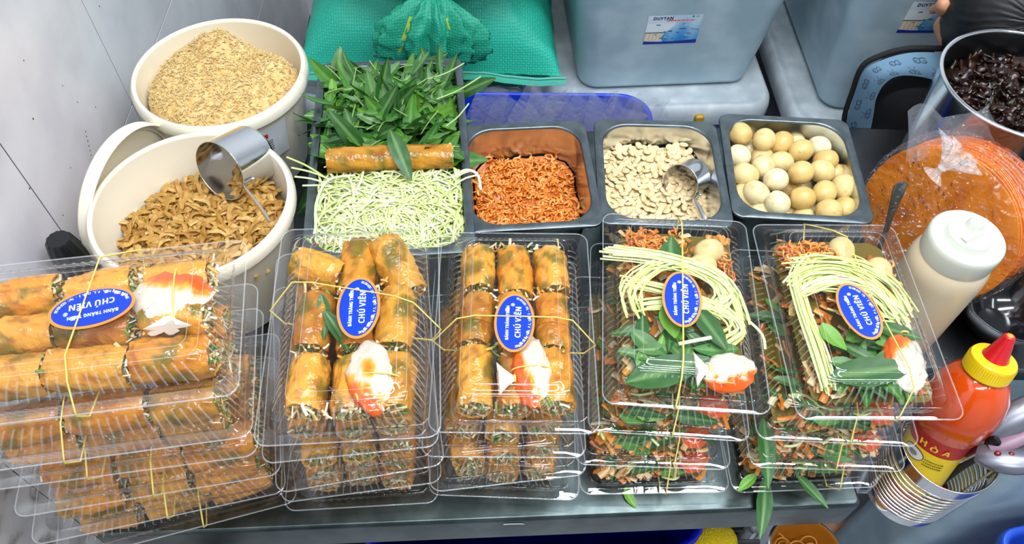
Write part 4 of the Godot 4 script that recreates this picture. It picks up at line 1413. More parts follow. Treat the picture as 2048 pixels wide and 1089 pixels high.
func buckets() -> void:
	var pa := Vector3(-0.3915, 0.8, -0.8205)
	var b1 := bucket("cream plastic bucket heaped with golden meat floss by the tiled wall", pa, 0.1055, 0.164)
	# paper label on its side
	var lb := MB.new()
	var rows := []
	for i in 5:
		var p := PackedVector3Array()
		var y := 0.075 + 0.06 * i / 4.0
		for k in 9:
			var a := deg_to_rad(66.0 - 34.0 * k / 8.0)
			var rr_ := 0.1055 * lerpf(0.8, 1.0, y / 0.15) + 0.0042
			p.append(Vector3(cos(a) * rr_, y, sin(a) * rr_))
		rows.append(p)
	lb.grid(rows, false)
	var lab := put("paper_label", lb, mat("label_paper", "e4e8ee", 0.5), b1)
	var la := deg_to_rad(52.0)
	var st := SurfaceTool.new()
	lay(st, "Mỹ", 0.014, Basis(Vector3(sin(la), 0, -cos(la)), Vector3(0.2 * cos(la), 0.98, 0.2 * sin(la)), Vector3(cos(la), 0, sin(la))), Vector3(cos(la) * 0.1078, 0.124, sin(la) * 0.1078))
	put("lettering", st.commit(), M.red_print, lab)
	var dash := MB.new()
	rg.seed = 41
	for k in 5:
		for i in 4:
			var a := la + rf(-0.12, 0.1)
			var y := 0.112 - k * 0.0042
			var rr2 := 0.1055 * lerpf(0.8, 1.0, y / 0.15) + 0.0046
			rbox(Vector3(0.005, 0.0006, 0.0003), 0.0001, Vector3.ZERO, mb2(dash, Transform3D(Basis(Vector3.UP, PI / 2 - a), Vector3(cos(a) * rr2, y, sin(a) * rr2))))
			flush(dash)
	put("fine_print", dash, M.black_print, lab).set_meta("kind", "stuff")
	# floss
	rg.seed = 42
	var hf := func(x: float, z: float):
		var u := x / 0.1
		var v := z / 0.1
		var hump := 0.022 * exp(-pow((u + 0.15) / 0.3, 2.0) - pow((v + 0.55) / 0.25, 2.0)) + 0.012 * exp(-pow((u - 0.75) / 0.3, 2.0) - pow((v + 0.1) / 0.4, 2.0))
		var dip := -0.06 * smoothstep(0.2, 0.7, u * 0.45 - v * 0.9 - 0.35)
		var edge := -0.03 * pow(u * u + v * v, 4.0)
		return 0.158 + hump + dip + edge + 0.006 * nz.get_noise_2d(x * 28, z * 28) + 0.0035 * absf(nz2.get_noise_2d(x * 90, z * 90)) + 0.002 * nz.get_noise_2d(x * 260, z * 260)
	var fcol := func(p: Vector3): return lin("c8a256").lerp(lin("ecd096"), clampf(0.5 + nz2.get_noise_3d(p.x * 110, p.y * 110, p.z * 110) * 0.7 + nz.get_noise_3d(p.x * 22, p.y * 22, p.z * 22) * 0.35, 0, 1))
	var fb := MB.new()
	var lp := PackedVector2Array()
	for k in 140:
		lp.append(Vector2(cos(TAU * k / 140), sin(TAU * k / 140)) * 0.1)
	heap(fb, lp, 70, hf, fcol)
	for k in 2400:
		var a := rf(0, TAU)
		var q := sqrt(rg.randf()) * 0.096
		var p := Vector3(cos(a) * q, 0, sin(a) * q)
		p.y = hf.call(p.x, p.z) + 0.0008
		var d := Vector3(rf(-1, 1), rf(-0.3, 0.5), rf(-1, 1)).normalized() * rf(0.0015, 0.005)
		tube(fb, PackedVector3Array([p - d, p + rdir() * 0.0015, p + d * 0.6 + Vector3(0, 0.001, 0), p + d]), rf(0.0004, 0.001), 4, false, 0.6, lin("d2ae66").lerp(lin("eed6a0"), rg.randf()))
	var fo := put("meat_floss", fb, M.vc_dry, self, Transform3D(Basis(), pa))
	tag(fo, "fluffy golden meat floss heaped above the rim of the bucket behind", "meat floss", "", "stuff")
	# front bucket of fried strips
	var pb := Vector3(-0.368, 0.8, -0.591)
	bucket("cream plastic bucket of tan fried strips with a steel scoop inside", pb, 0.1075, 0.166)
	rg.seed = 43
	var hs := func(x: float, z: float): return 0.117 + 0.03 * z + 0.006 * x / 0.1 + 0.006 * nz.get_noise_2d(x * 22 + 9, z * 22) - 0.01 * pow(Vector2(x, z).length() / 0.1, 6.0)
	var sm := []
	var smesh := []
	for k in 8:
		sm.append(strip_mesh(k))
		smesh.append(sm[k].mesh())
	rg.seed = 44
	var hb := MB.new()
	var lp2 := PackedVector2Array()
	for k in 60:
		lp2.append(Vector2(cos(TAU * k / 60), sin(TAU * k / 60)) * 0.098)
	heap(hb, lp2, 14, func(x: float, z: float): return hs.call(x, z) - 0.004, lin("7a5520"))
	for k in 520:
		var a := rf(0, TAU)
		var q := sqrt(rg.randf()) * 0.094
		var p := Vector3(cos(a) * q, 0, sin(a) * q)
		p.y = hs.call(p.x, p.z)
		hb.add(sm[k % 8], Transform3D(rand_basis(0.6), p))
	var ho := put("fried_strip_heap", hb, M.vc, self, Transform3D(Basis(), pb))
	tag(ho, "heap of tan fried strips under the loose ones in the bucket with the scoop", "fried strips", "", "stuff")
	for k in 290:
		var a := rf(0, TAU)
		var q := sqrt(rg.randf()) * 0.09
		var p := Vector3(cos(a) * q, 0, sin(a) * q)
		p.y = hs.call(p.x, p.z) + rf(0.003, 0.007)
		var o := put("fried_strip", smesh[k % 8], M.vc, self, Transform3D(rand_basis(0.5), pb + p))
		tag(o, "curled tan fried strip lying loose on top of the bucket with the scoop", "fried strip", "fried strips in the bucket with the scoop")
	scoop("larger polished steel measuring scoop resting in the bucket of fried strips", Vector3(-0.348, 0.962, -0.64), Vector3(-0.45, 0.3, 0.84), Vector3(-0.2685, 0.972, -0.556), 0.0365, 0.06)
	# bucket lid standing against the wall
	var lid := thing("bucket_lid", "cream bucket lid standing on edge between the wall and the strip bucket", "lid", Vector3(-0.478, 0.899, -0.652))
	lid.transform.basis = frame(Vector3.ZERO, Vector3(0.965, -0.06, 0.25)).basis.scaled_local(Vector3(0.86, 1, 0.86))
	put("disc", lathe(MB.new(), [[0.098, -0.004], [0.1, -0.002], [0.1, 0.0015], [0.0985, 0.003], [0.09, 0.003], [0.086, 0.001], [0.02, 0.001]], 64, true, true), M.cream_lid, lid)
	put("lip", lathe(MB.new(), [[0.1, -0.004], [0.109, -0.004], [0.111, -0.001], [0.111, 0.012], [0.1095, 0.014], [0.108, 0.012], [0.106, 0.004], [0.1, 0.003]], 64), M.cream_plastic, lid)
	# black bottle cap between the boxes and the wall
	var kb := thing("black_bottle", "black bottle with a tapered fluted cap standing against the tiled wall", "bottle", Vector3(-0.517, 0.8, -0.551))
	put("body", lathe(MB.new(), [[0.018, 0.0], [0.021, 0.003], [0.021, 0.075], [0.019, 0.085], [0.0165, 0.09], [0.016, 0.1]], 32, true, true), M.black_plastic, kb)
	var cap := []
	for e in [[0.0195, 0.1], [0.0195, 0.108], [0.0175, 0.122], [0.0145, 0.136], [0.0125, 0.139]]:
		var p := PackedVector3Array()
		for k in 48:
			var a := TAU * k / 48
			var r: float = e[0] * (1.0 + 0.03 * (1.0 if k % 4 < 2 else -1.0))
			p.append(Vector3(cos(a) * r, e[1], sin(a) * r))
		cap.append(p)
	var cm := MB.new()
	cm.grid(cap, true, true, true)
	put("cap", cm, M.black_plastic, kb)

func strip_mesh(k: int) -> MB:
	rg.seed = 700 + k
	var ln := rf(0.02, 0.036)
	var w := rf(0.0024, 0.004)
	var a := rf(-1.5, 1.5)
	var pts := []
	for i in 5:
		var f := i / 4.0 - 0.5
		pts.append(Vector3(f * ln, rf(-0.0025, 0.0025) + 0.004 * cos(f * 5.0 + a), rf(-0.002, 0.002) + a * 0.004 * sin(f * 3.0)))
	var c0: Color = [lin("c9a052"), lin("b98a3a"), lin("d8b26a"), lin("a8782e"), lin("c2944a"), lin("d3aa5c"), lin("b58440"), lin("cda558")][k]
	return tube(MB.new(), curve(pts, 10), func(f): return w * (0.8 + 0.2 * sin(PI * f) + 0.2 * sin(f * 17 + k)), 7, true, 0.38, func(p: Vector3): return c0.lerp(lin("8a5c1e"), clampf(nz.get_noise_3d(p.x * 160 + k * 9, p.y * 160, p.z * 160) + 0.1, 0, 0.6)))

# ---------- sacks, tubs, bin and seated person behind the cart ----------
func sack_pillow(w: float, d: float, h: float, hb: float, seed_: float) -> MB:
	var mb := MB.new()
	var rows := []
	var nu := 56
	var nv := 40
	for s in [1, -1]:
		rows = []
		for j in nv + 1:
			var v := -1.0 + 2.0 * j / nv
			var p := PackedVector3Array()
			for i in nu + 1:
				var u := -1.0 + 2.0 * i / nu
				var bulge := pow(maxf(0.0, (1 - pow(absf(u), 3.2)) * (1 - pow(absf(v), 3.2))), 0.55)
				var sq := 1.0 - 0.05 * (1.0 - v * v) * absf(u) + 0.02 * nz.get_noise_2d(v * 3 + seed_, s)
				var sq2 := 1.0 - 0.045 * (1.0 - u * u) * absf(v)
				var y := (h if s > 0 else -hb) * bulge * (1.0 + 0.1 * nz.get_noise_2d(u * 2 + seed_, v * 2)) + 0.004 * nz2.get_noise_2d(u * 7 + seed_, v * 9) * (1.0 - bulge * 0.6)
				p.append(Vector3(u * w / 2 * sq, y, v * d / 2 * sq2))
			rows.append(p)
		if s < 0:
			rows.reverse()
		mb.grid(rows, false)
	return mb

func behind() -> void:
	# grey storage tubs: lower ones with lids, upper ones standing on the lids
	var lower := [["grey storage tub with a scuffed lid, under the sacks", Vector3(-0.22, 0, -1.44), 0.03], ["grey storage tub with a scuffed lid, under the middle labelled tub", Vector3(0.2705, 0, -1.435), 0.07], ["grey storage tub with a scuffed lid, under the labelled tub near the steel pot", Vector3(0.752, 0, -1.405), 0.05]]
	for e in lower:
		var t := thing("storage_tub", e[0], "storage tub", e[1], e[2], "lidded tubs on the floor behind the cart")
		var mb := loft(MB.new(), [[0.34, 0.42, 0.04, 0.0], [0.36, 0.44, 0.05, 0.01], [0.41, 0.49, 0.05, 0.548], [0.41, 0.49, 0.05, 0.552]], true, false, null, 8)
		put("body", mb, M.tub_dark, t)
		var ld := loft(MB.new(), [[0.42, 0.5, 0.05, 0.556], [0.446, 0.524, 0.055, 0.554], [0.452, 0.53, 0.056, 0.558], [0.452, 0.53, 0.056, 0.578], [0.447, 0.525, 0.054, 0.59], [0.436, 0.514, 0.05, 0.598], [0.425, 0.503, 0.046, 0.6], [0.412, 0.49, 0.044, 0.5965], [0.4, 0.478, 0.04, 0.596]], true, true, null, 10)
		put("lid", ld, M.tub_lid, t)
		if e[0].contains("middle"):
			var lt := put("latch", rbox(Vector3(0.018, 0.05, 0.012), 0.004), mat("latch_yellow", "b98f1e", 0.4), t, Transform3D(Basis(Vector3.BACK, 0.12), Vector3(0.075, 0.562, 0.268)))
			put("latch_bar", rbox(Vector3(0.05, 0.007, 0.008), 0.002), M.latch_yellow, lt, Transform3D(Basis(), Vector3(-0.03, -0.018, 0)))
	var upper := [["grey storage tub with a shop-floor sticker, standing on a lid behind the peanuts", Vector3(0.275, 0.6, -1.459), 0.095, -0.014, 0.15], ["grey storage tub with a bright blue sticker, standing on a lid behind the steel pot", Vector3(0.762, 0.6, -1.408), 0.03, -0.062, 0.232]]
	for e in upper:
		var t := thing("storage_tub", e[0], "storage tub", e[1], e[2], "tubs standing on lids behind the cart")
		var mb := loft(MB.new(), [[0.32, 0.42, 0.03, 0.0], [0.336, 0.436, 0.035, 0.003], [0.345, 0.445, 0.04, 0.012], [0.425, 0.525, 0.045, 0.36], [0.45, 0.55, 0.05, 0.362], [0.45, 0.55, 0.05, 0.372], [0.42, 0.52, 0.045, 0.372], [0.34, 0.44, 0.04, 0.014]], true, true, null, 10)
		put("body", mb, M.tub_grey, t)
		var y: float = e[4]
		var zf := (0.445 + 0.08 * (y - 0.012) / 0.348) / 2 + 0.0006
		label_sheet(t, Transform3D(Basis(Vector3.RIGHT, 0.115), Vector3(e[3], y, zf)), e[3] < 0)
	# sacks
	var s1 := thing("green_sack", "plump green woven sack lying behind the herb pan, under the tied sack", "sack", Vector3(-0.172, 0.652, -1.405), 0.02)
	put("cloth", sack_pillow(0.505, 0.42, 0.165, 0.052, 2.0), M.sack, s1)
	var hem := MB.new()
	var hr := []
	for j in 4:
		var p := PackedVector3Array()
		for i in 41:
			var u := -1.0 + i / 20.0
			var wob := 0.005 * sin(u * 5 + 1) + 0.004 * nz.get_noise_2d(u * 4, 3)
			p.append(Vector3(u * 0.262, wob - 0.003 * (j % 3) + (0.002 if j == 1 else 0.0), 0.198 + 0.01 * absf(u) + j * 0.0085 + 0.002 * sin(u * 9)))
		hr.append(p)
	hem.grid(hr, false)
	put("hem", hem, M.sack_hem, s1)
	var th := PackedVector3Array()
	for i in 120:
		var u := -1.0 + i / 59.5
		th.append(Vector3(u * 0.262, 0.005 * sin(u * 5 + 1) + 0.004 * nz.get_noise_2d(u * 4, 3) + 0.003 + 0.0008 * (i % 2), 0.2065 + 0.01 * absf(u) + 0.002 * sin(u * 9)))
	put("stitching", tube(MB.new(), th, 0.0011, 5), M.thread, s1)
	var s2 := thing("green_sack", "tied green woven sack with a gathered ruffled mouth, resting on the lower sack", "sack")
	tied_sack(s2)
	# tall blue bin that holds the clear bags
	var bin := thing("blue_bin", "tall blue plastic bin of loose clear bags behind the shrimp pan", "bin", Vector3(0.012, 0, -0.93), 0.02)
	var bm := loft(MB.new(), [[0.37, 0.19, 0.04, 0.0], [0.38, 0.2, 0.045, 0.006], [0.42, 0.238, 0.05, 0.72], [0.438, 0.256, 0.055, 0.722], [0.44, 0.258, 0.055, 0.732], [0.432, 0.25, 0.053, 0.735], [0.42, 0.238, 0.05, 0.732], [0.378, 0.198, 0.045, 0.01]], true, true, null, 10)
	put("body", bm, M.blue_plastic, bin)
	rg.seed = 51
	for k in 17:
		var fx := k / 16.0
		var at := Vector3(lerpf(-0.075, 0.215, fx) + rf(-0.008, 0.008), 0.655, -1.0 + rf(-0.02, 0.025))
		var o := thing("clear_bag", "empty clear plastic bag, number %s along the blue bin from the herb pan" % ["one", "two", "three", "four", "five", "six", "seven", "eight", "nine", "ten", "eleven", "twelve", "thirteen", "fourteen", "fifteen", "sixteen", "seventeen"][k], "plastic bag", at, 0.0, "clear bags standing in the blue bin")
		o.rotation = Vector3(rf(-0.2, 0.05), rf(-0.8, 0.8), rf(-0.5, -0.15))
		var hgt := rf(0.1, 0.135)
		for s in [-1, 1]:
			var rows := []
			for j in 9:
				var p := PackedVector3Array()
				for i in 7:
					var u := i / 3.0 - 1.0
					var v := j / 8.0
					p.append(Vector3(u * 0.032 * (1.0 + 0.1 * v), v * hgt + 0.008 * sin(u * 3 + k) * v, s * 0.004 * (1 - u * u) + 0.006 * nz.get_noise_3d(u * 2 + k, v * 3, s) * v))
				rows.append(p)
			var sm := MB.new()
			sm.grid(rows, false)
			put("sheet", sm, M.film_small, o)
	person()

func label_sheet(t: Node3D, tf: Transform3D, bright: bool) -> void:
	var w := 0.1
	var h := 0.068
	var im := Image.create(200, 136, false, Image.FORMAT_RGB8)
	var sky := Color("bfe0f2") if bright else Color("a9bdc9")
	var blue := Color("2f8fd8") if bright else Color("5a88ac")
	var navy := Color("1c2f9c") if bright else Color("2c3c84")
	rg.seed = 61
	for y in 136:
		for x in 200:
			var c := sky.lerp(Color.WHITE, 0.5 * (1.0 - y / 136.0))
			var edge := 84.0 + 20.0 * sin(y * 0.045)
			if x > edge:
				c = blue.lerp(sky, clampf(1.2 - y / 110.0 + 0.2 * sin(x * 0.08), 0.0, 1.0))
			elif y > 36 and y < 78:
				c = sky.lerp(Color.WHITE, 0.7)
			elif y >= 84 and y < 120:
				c = Color("e6cfae") if int(x / 7.0) % 2 == 0 else Color("f2e4cd")
			if y > 121 + 4.0 * sin(x * 0.02):
				c = navy
			if y >= 79 and y < 83 and x < edge:
				c = Color("3c4a5c")
			im.set_pixel(x, y, c)
	# small printed shapes: illegible goods and lines
	for k in 26:
		var x := rg.randi_range(12, 185)
		var y := rg.randi_range(40, 112)
		var c: Color = [Color("c44a58"), Color("4a5a70"), Color("f4f8fa"), Color("4a8a4c"), Color("2e4f96")][k % 5]
		if k % 5 == 0 and x < 90:
			continue
		im.fill_rect(Rect2i(x, y, rg.randi_range(6, 18), rg.randi_range(2, 5)), c)
	im.fill_rect(Rect2i(70, 20, 100, 10), Color("f3cfd2"))
	for k in 20:
		im.fill_rect(Rect2i(73 + k * 5 - (1 if k % 3 == 0 else 0), 22, 3, 6), Color("d0404c"))
	im.fill_rect(Rect2i(176, 4, 9, 9), Color("e0a040"))
	im.fill_rect(Rect2i(160, 4, 9, 9), Color("3a9ad0"))
	var m := MB.new()
	m.grid([PackedVector3Array([Vector3(-w / 2, h / 2, 0), Vector3(w / 2, h / 2, 0)]), PackedVector3Array([Vector3(-w / 2, -h / 2, 0), Vector3(w / 2, -h / 2, 0)])], false, false, false, null, true)
	var s := put("sticker", m, mat("tub_sticker_%d" % int(bright), "ffffff", 0.4, 0.0, {"tex": ImageTexture.create_from_image(im)}), t, tf)
	var st := SurfaceTool.new()
	lay(st, "DUYTAN", 0.036, Basis(), Vector3(-0.022, 0.0275, 0.0003))
	put("lettering", st.commit(), M.navy_print, s)

func tied_sack(o: Node3D) -> void:
	var key := [[Vector3(-0.15, 1.0, -1.56), 0.02, 0.02, 0.0], [Vector3(-0.15, 1.0, -1.54), 0.2, 0.1, 0.0], [Vector3(-0.15, 0.99, -1.45), 0.2, 0.15, 0.0], [Vector3(-0.15, 0.975, -1.36), 0.19, 0.15, 0.01], [Vector3(-0.15, 0.95, -1.28), 0.19, 0.125, 0.03], [Vector3(-0.148, 0.915, -1.225), 0.19, 0.085, 0.06], [Vector3(-0.146, 0.88, -1.185), 0.115, 0.05, 0.12], [Vector3(-0.145, 0.858, -1.165), 0.04, 0.028, 0.16], [Vector3(-0.145, 0.848, -1.155), 0.026, 0.02, 0.15]]
	var ruff := [[Vector3(-0.145, 0.848, -1.155), 0.026, 0.02, 0.15], [Vector3(-0.147, 0.836, -1.145), 0.05, 0.03, 0.25], [Vector3(-0.148, 0.815, -1.135), 0.075, 0.036, 0.3], [Vector3(-0.149, 0.79, -1.128), 0.086, 0.036, 0.34], [Vector3(-0.15, 0.765, -1.125), 0.08, 0.032, 0.38], [Vector3(-0.15, 0.752, -1.126), 0.07, 0.026, 0.42]]
	put("cloth", gather(key, 9, 26, 120, 0.0), M.sack_old, o)
	put("ruffle", gather(ruff, 5, 11, 150, 4.0), M.sack_old, o)
	var tie := PackedVector3Array()
	for q in 40:
		var a := TAU * q / 40
		tie.append(Vector3(-0.145 + cos(a) * 0.03, 0.853 + sin(a) * 0.016, -1.158 + sin(a) * 0.016 + 0.002 * sin(a * 3)))
	put("tie", tube(MB.new(), tie, 0.0028, 7, false, 1.0, null, Vector3.UP, true), M.sack_hem, o)
	for s in [-1, 1]:
		var mb := MB.new()
		var rows := []
		for j in 8:
			var f := j / 7.0
			var c := Vector3(-0.148 + s * (0.028 + 0.022 * f) + (0.012 * f if s > 0 else -0.014 * f), 0.838 - 0.085 * f, -1.118 + 0.014 * sin(f * 2.6))
			rows.append(PackedVector3Array([c + Vector3(-0.005, 0.001, 0), c + Vector3(0, 0, 0.003), c + Vector3(0.005, 0.001, 0)]))
		mb.grid(rows, false)
		put("yellow_stripe", mb, M.yellow_stripe, o)

func gather(key: Array, per: int, pleats: int, seg: int, off: float) -> MB:
	var rows := []
	var n := key.size()
	for i in (n - 1) * per + 1:
		var f := float(i) / per
		var k := mini(int(f), n - 2)
		var t := f - k
		var k0: Array = key[maxi(k - 1, 0)]
		var k1: Array = key[k]
		var k2: Array = key[k + 1]
		var k3: Array = key[mini(k + 2, n - 1)]
		var c: Vector3 = (k1[0] as Vector3).cubic_interpolate(k2[0], k0[0], k3[0], t)
		var rx: float = maxf(0.004, cubic_interpolate(k1[1], k2[1], k0[1], k3[1], t))
		var ry: float = maxf(0.004, cubic_interpolate(k1[2], k2[2], k0[2], k3[2], t))
		var pl: float = lerpf(k1[3], k2[3], t)
		var d: Vector3 = ((k2[0] as Vector3) - (k1[0] as Vector3)).normalized()
		var up := Vector3.RIGHT.cross(d).normalized()
		var p := PackedVector3Array()
		for q in seg:
			var a := TAU * q / seg
			var w := 1.0 + pl * (sin(a * pleats + off + 0.8 * sin(a * 3 + off)) * 0.6 + 0.5 * nz.get_noise_2d(a * 4.0 + off, f * 1.3) + 0.25 * sin(a * pleats * 2.3 + f * 2.0))
			p.append(c + Vector3.RIGHT * cos(a) * rx * w + up * sin(a) * ry * w + d * 0.016 * pl * sin(a * 7 + off) * (1.0 if off > 0 else 0.0))
		rows.append(p)
	var mb := MB.new()
	mb.grid(rows, true, true, off == 0.0)
	return mb

# ---------- a body as one surface: tapered bones joined smoothly, meshed as surface nets ----------
func nets(bones: Array, cell: float, k: float) -> MB:
	var lo := Vector3.ONE * 1e9
	var hi := Vector3.ONE * -1e9
	for b in bones:
		var r := Vector3.ONE * (maxf(b[2], b[3]) + 3.0 * k + 2.0 * cell)
		lo = lo.min((b[0] as Vector3).min(b[1]) - r)
		hi = hi.max((b[0] as Vector3).max(b[1]) + r)
	var nx := int((hi.x - lo.x) / cell) + 2
	var ny := int((hi.y - lo.y) / cell) + 2
	var nzz := int((hi.z - lo.z) / cell) + 2
	var acc := PackedFloat32Array()
	acc.resize(nx * ny * nzz)
	for b in bones:
		var a: Vector3 = b[0]
		var ab: Vector3 = (b[1] as Vector3) - a
		var l2 := maxf(ab.length_squared(), 1e-9)
		var r0: float = b[2]
		var r1: float = b[3]
		var m := maxf(r0, r1) + 3.0 * k + 2.0 * cell
		var s := ((a.min(b[1]) - Vector3.ONE * m - lo) / cell).floor()
		var e := ((a.max(b[1]) + Vector3.ONE * m - lo) / cell).ceil()
		for iz in range(maxi(0, int(s.z)), mini(nzz - 1, int(e.z)) + 1):
			for iy in range(maxi(0, int(s.y)), mini(ny - 1, int(e.y)) + 1):
				var at := (iz * ny + iy) * nx
				for ix_ in range(maxi(0, int(s.x)), mini(nx - 1, int(e.x)) + 1):
					var p := lo + Vector3(ix_, iy, iz) * cell - a
					var t := clampf(p.dot(ab) / l2, 0.0, 1.0)
					acc[at + ix_] += exp(-((p - ab * t).length() - lerpf(r0, r1, t)) / k)
	var vid := {}
	var mb := MB.new()
	var grad := PackedVector3Array()
	for iz in nzz - 1:
		for iy in ny - 1:
			for ix_ in nx - 1:
				var o := (iz * ny + iy) * nx + ix_
				var cnt := 0
				for q in 8:
					if acc[o + (q & 1) + ((q >> 1) & 1) * nx + (q >> 2) * nx * ny] > 1.0:
						cnt += 1
				if cnt == 0 or cnt == 8:
					continue
				var sum := Vector3.ZERO
				var num := 0
				for q in 8:
					for ax in 3:
						var bit := 1 << ax
						if q & bit:
							continue
						var o0 := o + (q & 1) + ((q >> 1) & 1) * nx + (q >> 2) * nx * ny
						var o1: int = o0 + [1, nx, nx * ny][ax]
						var d0 := -k * log(maxf(acc[o0], 1e-20))
						var d1 := -k * log(maxf(acc[o1], 1e-20))
						if (d0 < 0.0) == (d1 < 0.0):
							continue
						var t := clampf(d0 / (d0 - d1), 0.0, 1.0)
						var p := Vector3(q & 1, (q >> 1) & 1, q >> 2)
						p[ax] += t
						sum += p
						num += 1
				vid[o] = mb.v.size()
				mb.v.append(lo + (Vector3(ix_, iy, iz) + sum / maxi(num, 1)) * cell)
	mb.n.resize(mb.v.size())
	for o in vid:
		for ax in 3:
			var d: int = [1, nx, nx * ny][ax]
			var u: int = [nx, nx * ny, 1][ax]
			var w: int = [nx * ny, 1, nx][ax]
			var in0 := acc[o] > 1.0
			var in1 := acc[o + d] > 1.0
			if in0 == in1 or not (vid.has(o - u) and vid.has(o - w) and vid.has(o - u - w)):
				continue
			var q := [vid[o], vid[o - u], vid[o - u - w], vid[o - w]]
			if in1:
				q.reverse()
			for tri in [[0, 1, 2], [0, 2, 3]]:
				var i0: int = q[tri[0]]
				var i1: int = q[tri[1]]
				var i2: int = q[tri[2]]
				mb.ix.append_array(PackedInt32Array([i0, i2, i1]))
				var fn := (mb.v[i1] - mb.v[i0]).cross(mb.v[i2] - mb.v[i0])
				mb.n[i0] += fn
				mb.n[i1] += fn
				mb.n[i2] += fn
	for i in mb.n.size():
		mb.n[i] = mb.n[i].normalized()
		mb.c.append(Color.WHITE)
		mb.uv.append(Vector2.ZERO)
	return mb

